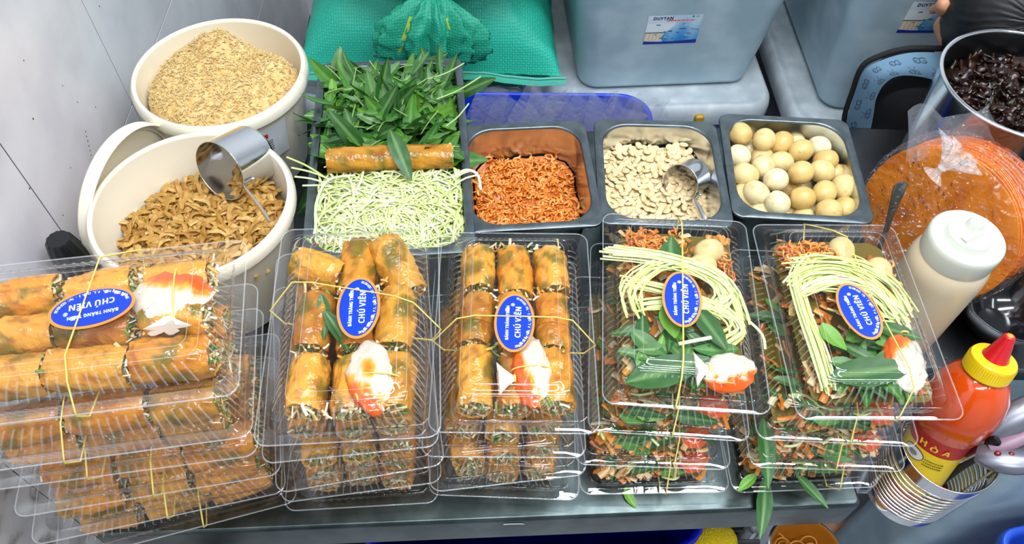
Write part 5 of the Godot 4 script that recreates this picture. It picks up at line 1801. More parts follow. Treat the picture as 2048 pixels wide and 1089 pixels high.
func person() -> void:
	var o := thing("person", "person with black hair in a black and blue patterned top behind the pot", "person")
	var stool := thing("low_stool", "low dark plastic stool under the seated person", "stool", Vector3(0.79, 0, -1.02))
	put("seat", loft(MB.new(), [[0.26, 0.26, 0.03, 0.235], [0.28, 0.28, 0.035, 0.24], [0.28, 0.28, 0.035, 0.262], [0.27, 0.27, 0.03, 0.27]], true, true), M.black_plastic, stool)
	for sx in [-1, 1]:
		for sz in [-1, 1]:
			put("leg", tube(MB.new(), PackedVector3Array([Vector3(sx * 0.115, 0, sz * 0.115), Vector3(sx * 0.1, 0.237, sz * 0.1)]), 0.014, 10), M.black_plastic, stool)
	var hip := Vector3(0.79, 0.37, -1.02)
	var chest := Vector3(0.79, 0.7, -1.02)
	var nk := Vector3(0.765, 0.86, -1.035)
	var hd := Vector3(0.712, 0.905, -1.035)
	var bones := []
	bones.append([hip + Vector3(-0.06, 0, 0), hip + Vector3(0.06, 0, 0), 0.095, 0.095])
	bones.append([hip, chest, 0.1, 0.11])
	bones.append([chest + Vector3(-0.06, 0.03, 0), chest + Vector3(0.06, 0.03, 0), 0.095, 0.095])
	bones.append([nk + Vector3(0, -0.05, -0.015), hd + Vector3(0, -0.03, -0.01), 0.045, 0.042])
	var shirt := [bones[0].duplicate(), bones[1].duplicate(), bones[2].duplicate()]
	var trousers := [[hip + Vector3(-0.05, -0.01, 0), hip + Vector3(0.05, -0.01, 0), 0.1, 0.1]]
	for s in [-1, 1]:
		var sh := Vector3(0.79 + s * 0.145, 0.785, -1.03)
		var el := Vector3(0.79 + s * 0.165, 0.56, -1.02)
		var wr := Vector3(0.79 + s * 0.1, 0.5, -0.81)
		bones.append([nk + Vector3(0, -0.065, -0.015), sh, 0.05, 0.052])
		bones.append([sh, el, 0.048, 0.036])
		bones.append([el, wr, 0.036, 0.024])
		shirt.append([nk + Vector3(0, -0.072, -0.015), sh, 0.054, 0.06])
		shirt.append([sh, sh.lerp(el, 0.75), 0.058, 0.052])
		# hand: palm, four fingers and a thumb, resting on the knee
		var palm := wr + Vector3(s * -0.005, -0.012, 0.05)
		bones.append([wr, palm, 0.024, 0.026])
		var knee := Vector3(0.79 + s * 0.13, 0.44, -0.66)
		var ank := Vector3(0.79 + s * 0.12, 0.09, -0.68)
		bones.append([hip + Vector3(s * 0.08, 0, 0), knee, 0.085, 0.058])
		bones.append([knee, ank, 0.055, 0.036])
		bones.append([ank + Vector3(0, -0.04, 0), ank + Vector3(0, -0.05, 0.13), 0.036, 0.03])
		trousers.append([hip + Vector3(s * 0.08, 0, 0), knee, 0.092, 0.066])
		trousers.append([knee, ank + Vector3(0, 0.04, 0), 0.064, 0.05])
	put("body", nets(bones, 0.014, 0.008), M.skin, o)
	put("top", nets(shirt, 0.013, 0.008), M.cloth_black, o)
	put("trousers", nets(trousers, 0.015, 0.008), M.cloth_pale, o)
	for s in [-1, 1]:
		var hb := []
		var w := Vector3(0.79 + s * 0.095, 0.488, -0.76)
		hb.append([w + Vector3(0, 0, -0.03), w + Vector3(0, 0.002, 0.0), 0.02, 0.016])
		for f in 4:
			var x := (f - 1.5) * 0.018
			var ln: float = [0.031, 0.035, 0.033, 0.026][f]
			var k0 := w + Vector3(x * 0.9, 0.004, 0.018)
			hb.append([w + Vector3(x * 0.6, 0, -0.02), k0, 0.013, 0.0105])
			var k1 := k0 + Vector3(x * 0.12, -0.008, ln)
			var k2 := k1 + Vector3(0, -0.014, ln * 0.62)
			hb.append([k0, k1, 0.0092, 0.0082])
			hb.append([k1, k2, 0.0082, 0.0068])
		var tb := w + Vector3(s * -0.022, 0, -0.022)
		hb.append([tb, tb + Vector3(s * -0.022, -0.006, 0.026), 0.012, 0.0095])
		hb.append([tb + Vector3(s * -0.022, -0.006, 0.026), tb + Vector3(s * -0.026, -0.012, 0.05), 0.0092, 0.0078])
		put("hand", nets(hb, 0.0036, 0.0022), M.skin, o)
	# head, bowed over the work
	var hn := Node3D.new()
	hn.name = "head"
	o.add_child(hn, true)
	hn.transform = Transform3D(Basis(Vector3.RIGHT, 1.15), hd + Vector3(0, 0.03, 0.005))
	var h := [[Vector3(0, 0.035, -0.018), Vector3(0, 0.03, 0.01), 0.074, 0.07], [Vector3(0, -0.01, 0.03), Vector3(0, -0.055, 0.045), 0.052, 0.036], [Vector3(0, -0.085, 0.062), Vector3(0, -0.08, 0.05), 0.02, 0.026], [Vector3(-0.035, -0.02, 0.045), Vector3(-0.03, -0.06, 0.035), 0.022, 0.02], [Vector3(0.035, -0.02, 0.045), Vector3(0.03, -0.06, 0.035), 0.022, 0.02],
		[Vector3(0, 0.005, 0.078), Vector3(0, -0.03, 0.098), 0.008, 0.0105], [Vector3(-0.012, -0.034, 0.086), Vector3(0.012, -0.034, 0.086), 0.007, 0.007], [Vector3(-0.018, -0.058, 0.08), Vector3(0.018, -0.058, 0.08), 0.006, 0.006], [Vector3(-0.014, -0.066, 0.079), Vector3(0.014, -0.066, 0.079), 0.006, 0.006], [Vector3(-0.035, 0.016, 0.07), Vector3(0.035, 0.016, 0.07), 0.012, 0.012], [Vector3(0, -0.05, -0.01), Vector3(0, -0.1, -0.03), 0.045, 0.045]]
	for s in [-1, 1]:
		h.append([Vector3(s * 0.078, 0.012, 0.002), Vector3(s * 0.086, 0.02, -0.012), 0.007, 0.009])
		h.append([Vector3(s * 0.086, 0.02, -0.012), Vector3(s * 0.079, -0.022, 0.004), 0.008, 0.0065])
	put("face", nets(h, 0.0045, 0.004), M.skin, hn)
	for s in [-1, 1]:
		var eye := put("eye", blob(MB.new(), Vector3(0.0125, 0.0095, 0.01), func(_d): return 1.0, 14, 10), M.white_print, hn, Transform3D(Basis(), Vector3(s * 0.031, 0.0, 0.0725)))
		eye.set_meta("label", "dark brown eye")
		put("brow", tube(MB.new(), curve([Vector3(s * 0.014, 0.022, 0.084), Vector3(s * 0.033, 0.028, 0.08), Vector3(s * 0.05, 0.022, 0.068)], 8), 0.003, 6), M.hair, hn)
	put("mouth", tube(MB.new(), curve([Vector3(-0.02, -0.062, 0.082), Vector3(0, -0.0615, 0.0885), Vector3(0.02, -0.062, 0.082)], 8), 0.0028, 6), mat("lips", "9c5a4c", 0.4), hn)
	var hair := MB.new()
	var hr := []
	for j in 22:
		var a := -1.1 + (PI / 2 + 1.09) * j / 21.0
		var p := PackedVector3Array()
		for k in 96:
			var b := TAU * k / 96
			var front := maxf(0.0, sin(b))
			var aa := maxf(a, lerpf(-1.05, 0.5, smoothstep(0.35, 0.8, front)) + 0.03 * sin(b * 30))
			var d := Vector3(cos(aa) * cos(b), sin(aa), cos(aa) * sin(b))
			var rr_ := 1.0 + 0.018 * sin(b * 41 + 3 * sin(aa * 4)) + 0.02 * nz.get_noise_2d(b * 6, aa * 4)
			p.append(Vector3(d.x * 0.0845, 0.034 + d.y * 0.085, -0.008 + d.z * 0.1) * Vector3(rr_, rr_, rr_))
		hr.append(p)
	hair.grid(hr, true, false, true)
	put("hair", hair, M.hair, hn)
	# blue patterned panel over the shoulder and sleeve, edged in black
	var outer := curve([Vector3(0.655, 0.8826, -1.0), Vector3(0.602, 0.881, -1.0), Vector3(0.5654, 0.8667, -1.0), Vector3(0.545, 0.8448, -1.0), Vector3(0.5477, 0.7941, -1.0), Vector3(0.5559, 0.7346, -1.0), Vector3(0.5855, 0.6711, -1.0)], 36)
	var inner := curve([Vector3(0.666, 0.8416, -0.975), Vector3(0.6294, 0.8542, -0.975), Vector3(0.5897, 0.8569, -0.975), Vector3(0.5727, 0.8417, -0.975), Vector3(0.5704, 0.8114, -0.975), Vector3(0.5809, 0.7695, -0.975), Vector3(0.6, 0.69, -0.975)], 36)
	panel_strip(o, "patterned_panel", outer, inner, logo_cloth())
	var edge := PackedVector3Array()
	for p in outer:
		edge.append(p + Vector3(-0.003, 0.003, -0.004))
	put("black_piping", tube(MB.new(), edge, 0.0045, 8), M.cloth_black, o)

func panel_strip(o: Node3D, called: String, a: PackedVector3Array, b: PackedVector3Array, m: Material) -> void:
	var rows := []
	for j in 6:
		var f := j / 5.0
		var p := PackedVector3Array()
		for k in a.size():
			p.append(a[k].lerp(b[k], f) + Vector3(-0.2, 0.35, 0.9).normalized() * (0.008 * sin(PI * f) + 0.004))
		rows.append(p)
	var mb := MB.new()
	mb.grid(rows, false, false, false, null, true)
	put(called, mb, m, o)

func logo_cloth() -> Material:
	# pale blue cloth with a lattice of dotted links and paired round letters
	var w := 448
	var h := 84
	var im := Image.create(w, h, false, Image.FORMAT_RGB8)
	var base := Color("6688a0")
	var ink := Color("33485c")
	for y in h:
		for x in w:
			im.set_pixel(x, y, base.darkened(0.05 * float((x / 3 + y / 3) % 2)))
	for row in 2:
		for k in 8:
			var cx := k * 64 + (32 if row % 2 else 0)
			var cy := 22 + row * 42
			for g in [-1, 1]:
				for a in range(30, 340, 4):
					var ph := deg_to_rad(a + (180 if g < 0 else 0))
					dot(im, cx + g * 7 + cos(ph) * 7.5 * g * -1.0, cy + sin(ph) * 7.5, 1.5, ink)
				for q in 6:
					dot(im, cx + g * (7 + q), cy + 1, 1.3, ink)
			for q in range(4, 9):
				var f := q / 12.0
				dot(im, cx + 16 + f * 22, cy + 6 + f * 40, 1.4, ink)
				dot(im, cx - 16 - f * 22, cy + 6 + f * 40, 1.4, ink)
	return mat("logo_cloth", "ffffff", 0.85, 0.0, {"tex": ImageTexture.create_from_image(im)})

func dot(im: Image, x: float, y: float, r: float, c: Color) -> void:
	for j in range(int(y - r), int(y + r) + 1):
		for i in range(int(x - r), int(x + r) + 1):
			if i >= 0 and j >= 0 and i < im.get_width() and j < im.get_height() and Vector2(i - x, j - y).length() <= r:
				im.set_pixel(i, j, c)

# ---------- beside the cart ----------
func beside() -> void:
	# side table: steel top on four legs
	var st := thing("side_table", "narrow steel side table under the pot and the bagged rice paper", "side table", Vector3(0.74, 0, -0.72))
	put("table_top", rbox(Vector3(0.56, 0.025, 0.44), 0.004), M.steel_dark, st, Transform3D(Basis(), Vector3(0, 0.7675, 0)))
	for sx in [-1, 1]:
		for sz in [-1, 1]:
			put("leg", tube(MB.new(), PackedVector3Array([Vector3(sx * 0.26, 0.0, sz * 0.19), Vector3(sx * 0.26, 0.756, sz * 0.19)]), 0.012, 12), M.steel_dark, st)
	# steel pot of dark dried meat
	var pp := Vector3(0.6635, 0.78, -0.8155)
	var pot := thing("steel_pot", "polished steel pot full of dark dried meat, beside the bagged rice paper", "pot", pp)
	put("body", lathe(MB.new(), [[0.088, 0.0], [0.094, 0.003], [0.098, 0.012], [0.107, 0.194], [0.1075, 0.198]], 72, true, false), M.steel_bright, pot)
	put("rim", lathe(MB.new(), [[0.1075, 0.196], [0.1105, 0.196], [0.1115, 0.198], [0.1105, 0.2005], [0.107, 0.2005], [0.1055, 0.199], [0.1055, 0.197]], 72), M.steel_bright, pot)
	put("inside", lathe(MB.new(), [[0.1055, 0.197], [0.104, 0.15], [0.0965, 0.014], [0.09, 0.005]], 72, false, true), M.steel_dark, pot)
	rg.seed = 81
	var hf := func(x: float, z: float): return 0.16 + 0.012 * nz.get_noise_2d(x * 30, z * 30) - 0.02 * z / 0.1 - 0.02 * pow(Vector2(x, z).length() / 0.1, 5.0)
	var lp := PackedVector2Array()
	for k in 60:
		lp.append(Vector2(cos(TAU * k / 60), sin(TAU * k / 60)) * 0.101)
	var hb := heap(MB.new(), lp, 16, hf, lin("1a100b"))
	var ch := []
	var chm := []
	for k in 8:
		ch.append(meat_mesh(k))
		chm.append(ch[k].mesh())
	rg.seed = 82
	for k in 260:
		var a := rf(0, TAU)
		var q := sqrt(rg.randf()) * 0.095
		hb.add(ch[k % 8], Transform3D(rand_basis(1.2), Vector3(cos(a) * q, hf.call(cos(a) * q, sin(a) * q), sin(a) * q)).scaled_local(Vector3.ONE * rf(0.8, 1.3)))
	var mo := put("dried_meat_heap", hb, M.vc_gloss, self, Transform3D(Basis(), pp))
	tag(mo, "mass of dark dried meat shreds filling the steel pot", "dried meat", "", "stuff")
	for k in 90:
		var a := rf(0, TAU)
		var q := sqrt(rg.randf()) * 0.085
		var o := put("dried_meat_piece", chm[k % 8], M.vc_gloss, self, Transform3D(rand_basis(0.9), pp + Vector3(cos(a) * q, hf.call(cos(a) * q, sin(a) * q) + rf(0.004, 0.008), sin(a) * q)))
		tag(o, "curled glossy black-brown piece of dried meat on top in the steel pot", "dried meat", "dried meat pieces on top of the pot")
	rice_paper_bag()
	# white squeeze bottle
	var mb := thing("squeeze_bottle", "translucent white squeeze bottle of mayonnaise behind the chili sauce", "squeeze bottle", Vector3(0.484, 0.78, -0.536))
	put("body", lathe(MB.new(), [[0.034, 0.0], [0.039, 0.004], [0.041, 0.012], [0.0425, 0.165], [0.042, 0.178], [0.039, 0.188], [0.0365, 0.192], [0.036, 0.196]], 64, true, true), M.mayo_body, mb)
	put("collar", lathe(MB.new(), [[0.0355, 0.19], [0.0385, 0.192], [0.0395, 0.212], [0.039, 0.218], [0.0365, 0.221], [0.0345, 0.2215], [0.032, 0.2195], [0.0245, 0.2195], [0.0245, 0.2195], [0.0235, 0.226], [0.0215, 0.2285], [0.012, 0.2295]], 64, false, true), M.white_plastic, mb)
	put("nozzle", lathe(MB.new(), [[0.0095, 0.229], [0.0088, 0.233], [0.0072, 0.2375], [0.0055, 0.239], [0.003, 0.2395]], 32, false, true), M.white_plastic, mb, Transform3D(Basis(), Vector3(0.004, 0, -0.007)))
	put("pull_tab", rbox(Vector3(0.026, 0.003, 0.008), 0.001), M.white_plastic, mb, Transform3D(Basis(Vector3.UP, 0.5), Vector3(-0.003, 0.2305, 0.007)))
	wire_cup()
	chili_bottle()
	shears()
	# black bowl and a steel ladle at the edge
	var bb := thing("black_bowl", "glossy black bowl on the side table behind the chili sauce bottle", "bowl", Vector3(0.632, 0.78, -0.572))
	put("bowl", lathe(MB.new(), [[0.026, 0.0], [0.03, 0.002], [0.045, 0.014], [0.062, 0.045], [0.066, 0.06], [0.0675, 0.061], [0.066, 0.062], [0.064, 0.06], [0.06, 0.045], [0.043, 0.017], [0.02, 0.007]], 56, true, true), mat("black_glaze", "101114", 0.12, 0.0, {"coat": 0.8}), bb)
	scoop("steel ladle cup leaning between the pot and the bagged rice paper", Vector3(0.648, 0.872, -0.672), Vector3(0.5, 0.5, 0.55), Vector3(0.72, 0.86, -0.66), 0.03, 0.062)
	# a tall grey bin in front of the side table
	var gb := thing("grey_bin", "smooth grey plastic bin with a blue lid strip, below the wire cup", "bin", Vector3(0.793, 0, -0.49), 0.12)
	put("body", loft(MB.new(), [[0.26, 0.11, 0.025, 0.0], [0.27, 0.12, 0.03, 0.006], [0.285, 0.13, 0.032, 0.7], [0.29, 0.135, 0.034, 0.703], [0.29, 0.135, 0.034, 0.712], [0.28, 0.125, 0.03, 0.712], [0.262, 0.112, 0.028, 0.01]], true, true, null, 8), M.tub_grey, gb)
	var bs := thing("blue_crate", "blue plastic crate edge on the floor in front of the grey bin", "crate", Vector3(0.857, 0.0, -0.293), 0.2)
	put("body", loft(MB.new(), [[0.26, 0.2, 0.02, 0.0], [0.28, 0.22, 0.025, 0.52], [0.295, 0.235, 0.03, 0.522], [0.295, 0.235, 0.03, 0.54], [0.285, 0.225, 0.028, 0.542], [0.27, 0.21, 0.025, 0.53], [0.25, 0.19, 0.02, 0.01]], true, true, null, 6), mat("blue_bright", "2c5fd8", 0.35), bs)

func meat_mesh(k: int) -> MB:
	rg.seed = 750 + k
	var pts := []
	for i in 4:
		pts.append(Vector3((i - 1.5) * rf(0.005, 0.008), rf(-0.004, 0.004), rf(-0.004, 0.004)))
	var c0: Color = [lin("1a110d"), lin("211510"), lin("100a08"), lin("2c1911")][k % 4]
	return tube(MB.new(), curve(pts, 10), func(f): return 0.0062 * (0.5 + 0.5 * sin(PI * f) + 0.35 * sin(f * 13 + k * 2)), 9, true, 0.45, func(p: Vector3): return c0.lerp(lin("4a2412"), clampf(nz.get_noise_3d(p.x * 200 + k, p.y * 200, p.z * 200), 0, 0.5)))

func rice_paper_bag() -> void:
	var c := Vector3(0.54, 0.881, -0.655)
	var nrm := Vector3(-0.8, 0.2, 0.56).normalized()
	var f := frame(c, nrm)
	rg.seed = 91
	var st := thing("rice_paper_stack", "thick stack of round orange rice paper sheets inside the tied clear bag", "rice paper")
	for k in 26:
		var mb := MB.new()
		var rows := []
		var rr_ := 0.1 + rf(-0.002, 0.002)
		var t := -0.056 + k * 0.0026
		var wob := rf(0, TAU)
		var tint := lin("f58a0c").lerp(lin("e66408"), rg.randf()).lerp(lin("f09a24"), smoothstep(18.0, 25.0, k) * 0.6)
		for e in [[0.02, -0.0009], [1.0, -0.0009], [1.006, 0.0], [1.0, 0.0009], [0.8, 0.0009], [0.6, 0.0009], [0.4, 0.0009], [0.2, 0.0009], [0.02, 0.0009]]:
			var p := PackedVector3Array()
			for q in 44:
				var a := TAU * q / 44
				p.append(Vector3(cos(a) * rr_ * e[0], e[1] + t + 0.0012 * sin(a * 3 + wob) * e[0] + 0.001 * sin(a * 7 + wob * 2) * e[0], sin(a) * rr_ * e[0]))
			rows.append(p)
		mb.grid(rows, true, true, true, func(p: Vector3): return tint.lerp(lin("b4480a"), clampf(nz.get_noise_3d(p.x * 30 + k * 3, p.y * 20, p.z * 9), 0, 0.7)))
		put("sheet", mb, M.orange_sheet, st, f)
	# the crumpled bag round it, gathered into a knot at the top front
	var bag := thing("clear_bag", "large crumpled clear bag tied round the orange rice paper sheets", "plastic bag")
	var rows := []
	var ns := 46
	for j in ns + 1:
		var v := float(j) / ns
		var ang := -PI / 2 + PI * v
		var p := PackedVector3Array()
		for q in 110:
			var a := TAU * q / 110
			var d := Vector3(cos(ang) * cos(a), sin(ang), cos(ang) * sin(a))
			# a fat disc: wide in the disc's plane, as thick as the stack
			var e := pow(pow(absf(d.x), 5.0) + pow(absf(d.y), 5.0) + pow(absf(d.z), 5.0), -0.2)
			e = lerpf(e, pow(pow(Vector2(d.x, d.z).length(), 6.0) + pow(absf(d.y), 6.0), -1.0 / 6.0), 0.8)
			var crk := 1.0 + 0.025 * nz.get_noise_3d(d.x * 3, d.y * 3, d.z * 3) + 0.022 * (absf(nz2.get_noise_3d(d.x * 6, d.y * 5, d.z * 6)) - 0.2)
			p.append(d * Vector3(0.108, 0.04, 0.108) * e * crk + Vector3(0, -0.021, 0))
		rows.append(p)
	var mb := MB.new()
	mb.grid(rows, true)
	put("film", mb, M.film_bag, bag, f)
	# the knot: twisted neck and a ruffled tuft
	var kp := Vector3(0.503, 0.972, -0.66)
	var kd := Vector3(0.35, 0.75, -0.1).normalized()
	var kf := frame(kp, kd)
	var kr := []
	for i in 12:
		var v := i / 11.0
		var p := PackedVector3Array()
		var base := 0.004 if v < 0.35 else 0.004 + 0.022 * (v - 0.35) / 0.65
		if v < 0.2:
			base = 0.004 + 0.012 * (0.2 - v) / 0.2
		for q in 60:
			var a := TAU * q / 60
			var r := base * (1.0 + 0.4 * sin(a * 6 + v * 3) * v + 0.25 * sin(a * 13) * v)
			p.append(Vector3(cos(a) * r, -0.01 + v * 0.042, sin(a) * r * 0.6))
		kr.append(p)
	var km := MB.new()
	km.grid(kr, true)
	put("knot", km, M.film_knot, bag, kf)
	var rb := PackedVector3Array()
	for q in 16:
		var a := TAU * q / 16
		rb.append(kf * Vector3(cos(a) * 0.005, 0.004, sin(a) * 0.004))
	put("tie", tube(MB.new(), rb, 0.0016, 6, false, 1.0, null, Vector3.UP, true), M.film_knot, bag)
	# loose end of the bag standing up behind the knot
	var fr := []
	for j in 10:
		var v := j / 9.0
		var p := PackedVector3Array()
		for i in 16:
			var u := i / 15.0
			var bs := Vector3(0.478, 0.955, -0.69).lerp(Vector3(0.612, 0.955, -0.735), u)
			p.append(bs + Vector3(-0.012, 0.055 * (1.0 - 0.75 * u) + 0.01 * sin(u * 9), -0.03) * v + Vector3(0, 0.002, 0.006) * sin(u * 14 + v * 3))
		fr.append(p)
	var fm := MB.new()
	fm.grid(fr, false)
	put("loose_flap", fm, M.film_small, bag)

const CUP := Vector3(0.516, 0.66, -0.39)

func wire_cup() -> void:
	var o := thing("wire_cup", "round steel wire utensil cup holding the chili sauce bottle at the cart's corner", "utensil cup", CUP)
	var r0 := 0.05
	var r1 := 0.0545
	put("base_band", lathe(MB.new(), [[0.045, 0.0], [r0 - 0.001, 0.0], [r0, 0.001], [r0 + 0.0004, 0.0165], [r0 - 0.0006, 0.017], [r0 - 0.0012, 0.016], [r0 - 0.0016, 0.003], [0.04, 0.003]], 72, true, true), M.steel_bright, o)
	put("top_band", lathe(MB.new(), [[r1 - 0.0004, 0.107], [r1, 0.106], [r1 + 0.0006, 0.128], [r1 + 0.0014, 0.1295], [r1 + 0.0008, 0.131], [r1 - 0.001, 0.1302], [r1 - 0.0012, 0.108], [r1 - 0.0004, 0.107]], 72), M.steel_bright, o)
	for k in 11:
		var y := 0.0215 + 0.0078 * k + (0.0016 if k > 6 else 0.0) * (k - 6)
		var r := lerpf(r0, r1, y / 0.12)
		var p := PackedVector3Array()
		for q in 64:
			var a := TAU * q / 64
			p.append(Vector3(cos(a) * r, y, sin(a) * r))
		put("wire_ring", tube(MB.new(), p, 0.0016, 8, false, 1.0, null, Vector3.UP, true), M.steel_bright, o)
	for k in 4:
		var a := 0.5 + TAU * k / 4
		put("stay", tube(MB.new(), PackedVector3Array([Vector3(cos(a) * (r0 - 0.003), 0.01, sin(a) * (r0 - 0.003)), Vector3(cos(a) * (r1 - 0.003), 0.125, sin(a) * (r1 - 0.003))]), 0.0016, 6), M.steel, o)
	put("bracket", tube(MB.new(), PackedVector3Array([Vector3(-0.13, 0.078, 0.0), Vector3(-0.075, 0.065, 0.0), Vector3(-0.06, -0.006, 0.0), Vector3(0.0, -0.006, 0.0)]), 0.005, 8), M.steel, o)
	# dark utensil handles in the cup
	var hs := [[Vector3(0.012, 0.006, -0.015), Vector3(0.04, 0.165, -0.028), "dark olive utensil handle leaning in the wire cup beside the bottle", "6a6428"], [Vector3(0.02, 0.006, 0.01), Vector3(0.043, 0.155, 0.0), "black utensil handle leaning in the wire cup beside the bottle", "17191c"]]
	for e in hs:
		var u := thing("utensil", e[2], "utensil", CUP)
		put("handle", tube(MB.new(), curve([e[0], (e[0] + e[1]) / 2, e[1]], 12), func(f): return 0.0045 + 0.004 * smoothstep(0.5, 0.9, f) - 0.003 * smoothstep(0.95, 1.0, f), 12, true, 0.55), mat("handle_" + str(e[3]), e[3], 0.25), u)

func chili_bottle() -> void:
	var base := CUP + Vector3(-0.004, 0.005, 0.002)
	var axis := Vector3(0.03, 0.27, -0.075).normalized()
	var o := thing("sauce_bottle", "bulging orange chili sauce bottle with yellow cap and red nozzle in the wire cup", "bottle")
	# turned so that the label's middle faces the front
	var f := frame(base, axis, Vector3(0, 0.2, 1))
	o.transform = f
	put("body", lathe(MB.new(), [[0.026, 0.0], [0.03, 0.002], [0.032, 0.008], [0.0325, 0.1], [0.034, 0.118], [0.0395, 0.135], [0.0425, 0.155], [0.0425, 0.172], [0.039, 0.192], [0.031, 0.208], [0.023, 0.216], [0.019, 0.219], [0.019, 0.224]], 64, true, true), M.chili, o)
	put("cap", lathe(MB.new(), [[0.0225, 0.216], [0.0258, 0.217], [0.0262, 0.219], [0.025, 0.236], [0.0235, 0.2385], [0.0125, 0.2395]], 64, true, true), M.cap_yellow, o)
	var ribs := MB.new()
	for k in 60:
		var a := TAU * k / 60
		rbox(Vector3(0.0008, 0.012, 0.0008), 0.0003, Vector3.ZERO, mb2(ribs, Transform3D(Basis(Vector3.UP, -a), Vector3(cos(a) * 0.0256, 0.228, sin(a) * 0.0256))))
		flush(ribs)
	put("cap_ribs", ribs, M.cap_yellow, o).set_meta("kind", "stuff")
	put("nozzle", lathe(MB.new(), [[0.0142, 0.2388], [0.0144, 0.2405], [0.0128, 0.243], [0.0062, 0.27], [0.005, 0.2715], [0.0035, 0.2715]], 40, false, true), M.nozzle_red, o)
	put("nozzle_tip", lathe(MB.new(), [[0.0035, 0.2712], [0.0032, 0.2724], [0.0015, 0.2726]], 24, false, true), mat("tip_orange", "f0a040", 0.4), o)
	# wrap-round label
	var rr_ := func(y: float): return (0.0325 if y < 0.1 else lerpf(0.0325, 0.034, (y - 0.1) / 0.018) if y < 0.118 else lerpf(0.034, 0.0395, (y - 0.118) / 0.017)) + 0.0004
	for e in [["yellow_label", 0.03, 0.1, M.label_yellow], ["red_label", 0.1, 0.124, M.label_red]]:
		var lm := MB.new()
		var rows := []
		for i in 6:
			var y := lerpf(e[1], e[2], i / 5.0)
			rows.append(ring(rr_.call(y), y, 64))
		lm.grid(rows)
		put(e[0], lm, e[3], o)
	# lettering round the label
	var cam := Vector3(0, 1.645, 0)
	var to := f.affine_inverse() * cam
	var a0 := atan2(to.z, to.x)
	var st := SurfaceTool.new()
	var s := "HÒA"
	for k in 3:
		var a := a0 + 0.3 - 0.4 * k
		var y := 0.1105
		var r: float = rr_.call(y) + 0.0009
		lay(st, s[k], 0.0088 if k != 0 else 0.0084, Basis(Vector3(sin(a), 0, -cos(a)), Vector3(0.25 * cos(a), 0.95, 0.25 * sin(a)), Vector3(cos(a), 0, sin(a))), Vector3(cos(a) * r, y, sin(a) * r))
	put("lettering", st.commit(), mat("gold_print", "e8c038", 0.35), o)
	# white oval emblem with a dark red edge
	for e in [[0.0135, 0.009, "emblem_edge", mat("emblem_red", "6a1a1e", 0.4), 0.0007], [0.0125, 0.0078, "emblem_field", mat("emblem_white", "dcdcd6", 0.4), 0.0010], [0.0055, 0.0035, "emblem_mark", mat("emblem_grey", "8a8488", 0.5), 0.0013]]:
		var em := MB.new()
		var rows := []
		for q in 7:
			var p := PackedVector3Array()
			for k in 30:
				var b := TAU * k / 30
				var dx: float = cos(b) * e[0] * q / 6.0
				var y: float = 0.088 + sin(b) * e[1] * q / 6.0
				var a := a0 + 0.42 - dx / 0.033
				var r: float = rr_.call(y) + e[4]
				p.append(Vector3(cos(a) * r, y, sin(a) * r))
			rows.append(p)
		em.grid(rows)
		put(e[2], em, e[3], o)
	var dash := MB.new()
	rg.seed = 95
	for row in 3:
		for k in 9:
			var a := a0 - 0.05 - 0.075 * k
			var y := 0.089 - row * 0.0042
			var r: float = rr_.call(y) + 0.0006
			rbox(Vector3(rf(0.0012, 0.002), 0.0011, 0.0003), 0.0001, Vector3.ZERO, mb2(dash, Transform3D(Basis(Vector3.UP, PI / 2 - a), Vector3(cos(a) * r, y, sin(a) * r))))
			flush(dash)
	put("fine_print", dash, M.black_print, o).set_meta("kind", "stuff")

func shears() -> void:
	var o := thing("kitchen_shears", "silver grey kitchen shears standing blade-down in the wire cup, handles out", "shears")
	var m := mat("pearl_grey", "83858f", 0.32, 0.7)
	var mu := mat("mauve_grip", "8d6f80", 0.4)
	var piv := CUP + Vector3(0.036, 0.13, -0.002)
	put("blade", tube(MB.new(), PackedVector3Array([CUP + Vector3(0.012, 0.01, -0.005), CUP + Vector3(0.024, 0.07, -0.003), piv]), func(t): return 0.003 + 0.005 * t, 8, true, 0.3), M.steel, o)
	# upper handle: a fat leaf-shaped lobe; lower handle: rounder, with a dotted rim and two red rivets
	var h1 := curve([piv, piv + Vector3(0.018, 0.026, -0.014), piv + Vector3(0.046, 0.048, -0.028), piv + Vector3(0.08, 0.062, -0.04)], 18)
	put("handle", tube(MB.new(), h1, func(t): return 0.006 + 0.011 * sin(PI * clampf(t * 0.85 + 0.1, 0, 1)), 16, true, 0.55), m, o)
	var h2 := curve([piv + Vector3(-0.006, 0.0, 0.006), piv + Vector3(0.012, 0.008, 0.016), piv + Vector3(0.036, 0.014, 0.02), piv + Vector3(0.075, 0.02, 0.01)], 18)
	var lo := put("handle", tube(MB.new(), h2, func(t): return 0.007 + 0.013 * sin(PI * clampf(t * 0.8 + 0.15, 0, 1)), 16, true, 0.6), m, o)
	put("grip_inlay", tube(MB.new(), curve([piv + Vector3(0.002, 0.012, 0.008), piv + Vector3(0.022, 0.022, 0.004), piv + Vector3(0.05, 0.034, -0.006)], 10), func(t): return 0.005 + 0.004 * sin(PI * t), 10, true, 0.8), mu, o)
	for k in 2:
		put("red_rivet", blob(MB.new(), Vector3(0.004, 0.0025, 0.004), func(_d): return 1.0, 14, 8), mat("rivet_red", "6e1018", 0.2), lo, frame(piv + Vector3(0.006 + 0.013 * k, 0.0175 + 0.003 * k, 0.0165 + 0.002 * k), Vector3(-0.3, 0.8, 0.5)))
	var dots := MB.new()
	for k in 11:
		var p := h2[3 + k] + Vector3(-0.002, 0.002, 0.0135 + 0.004 * sin(PI * k / 10.0))
		blob(mb2(dots, Transform3D(Basis(), p)), Vector3(0.001, 0.001, 0.001), func(_d): return 1.0, 6, 4)
		flush(dots)
	put("dotted_edge", dots, M.black_print, lo).set_meta("kind", "stuff")

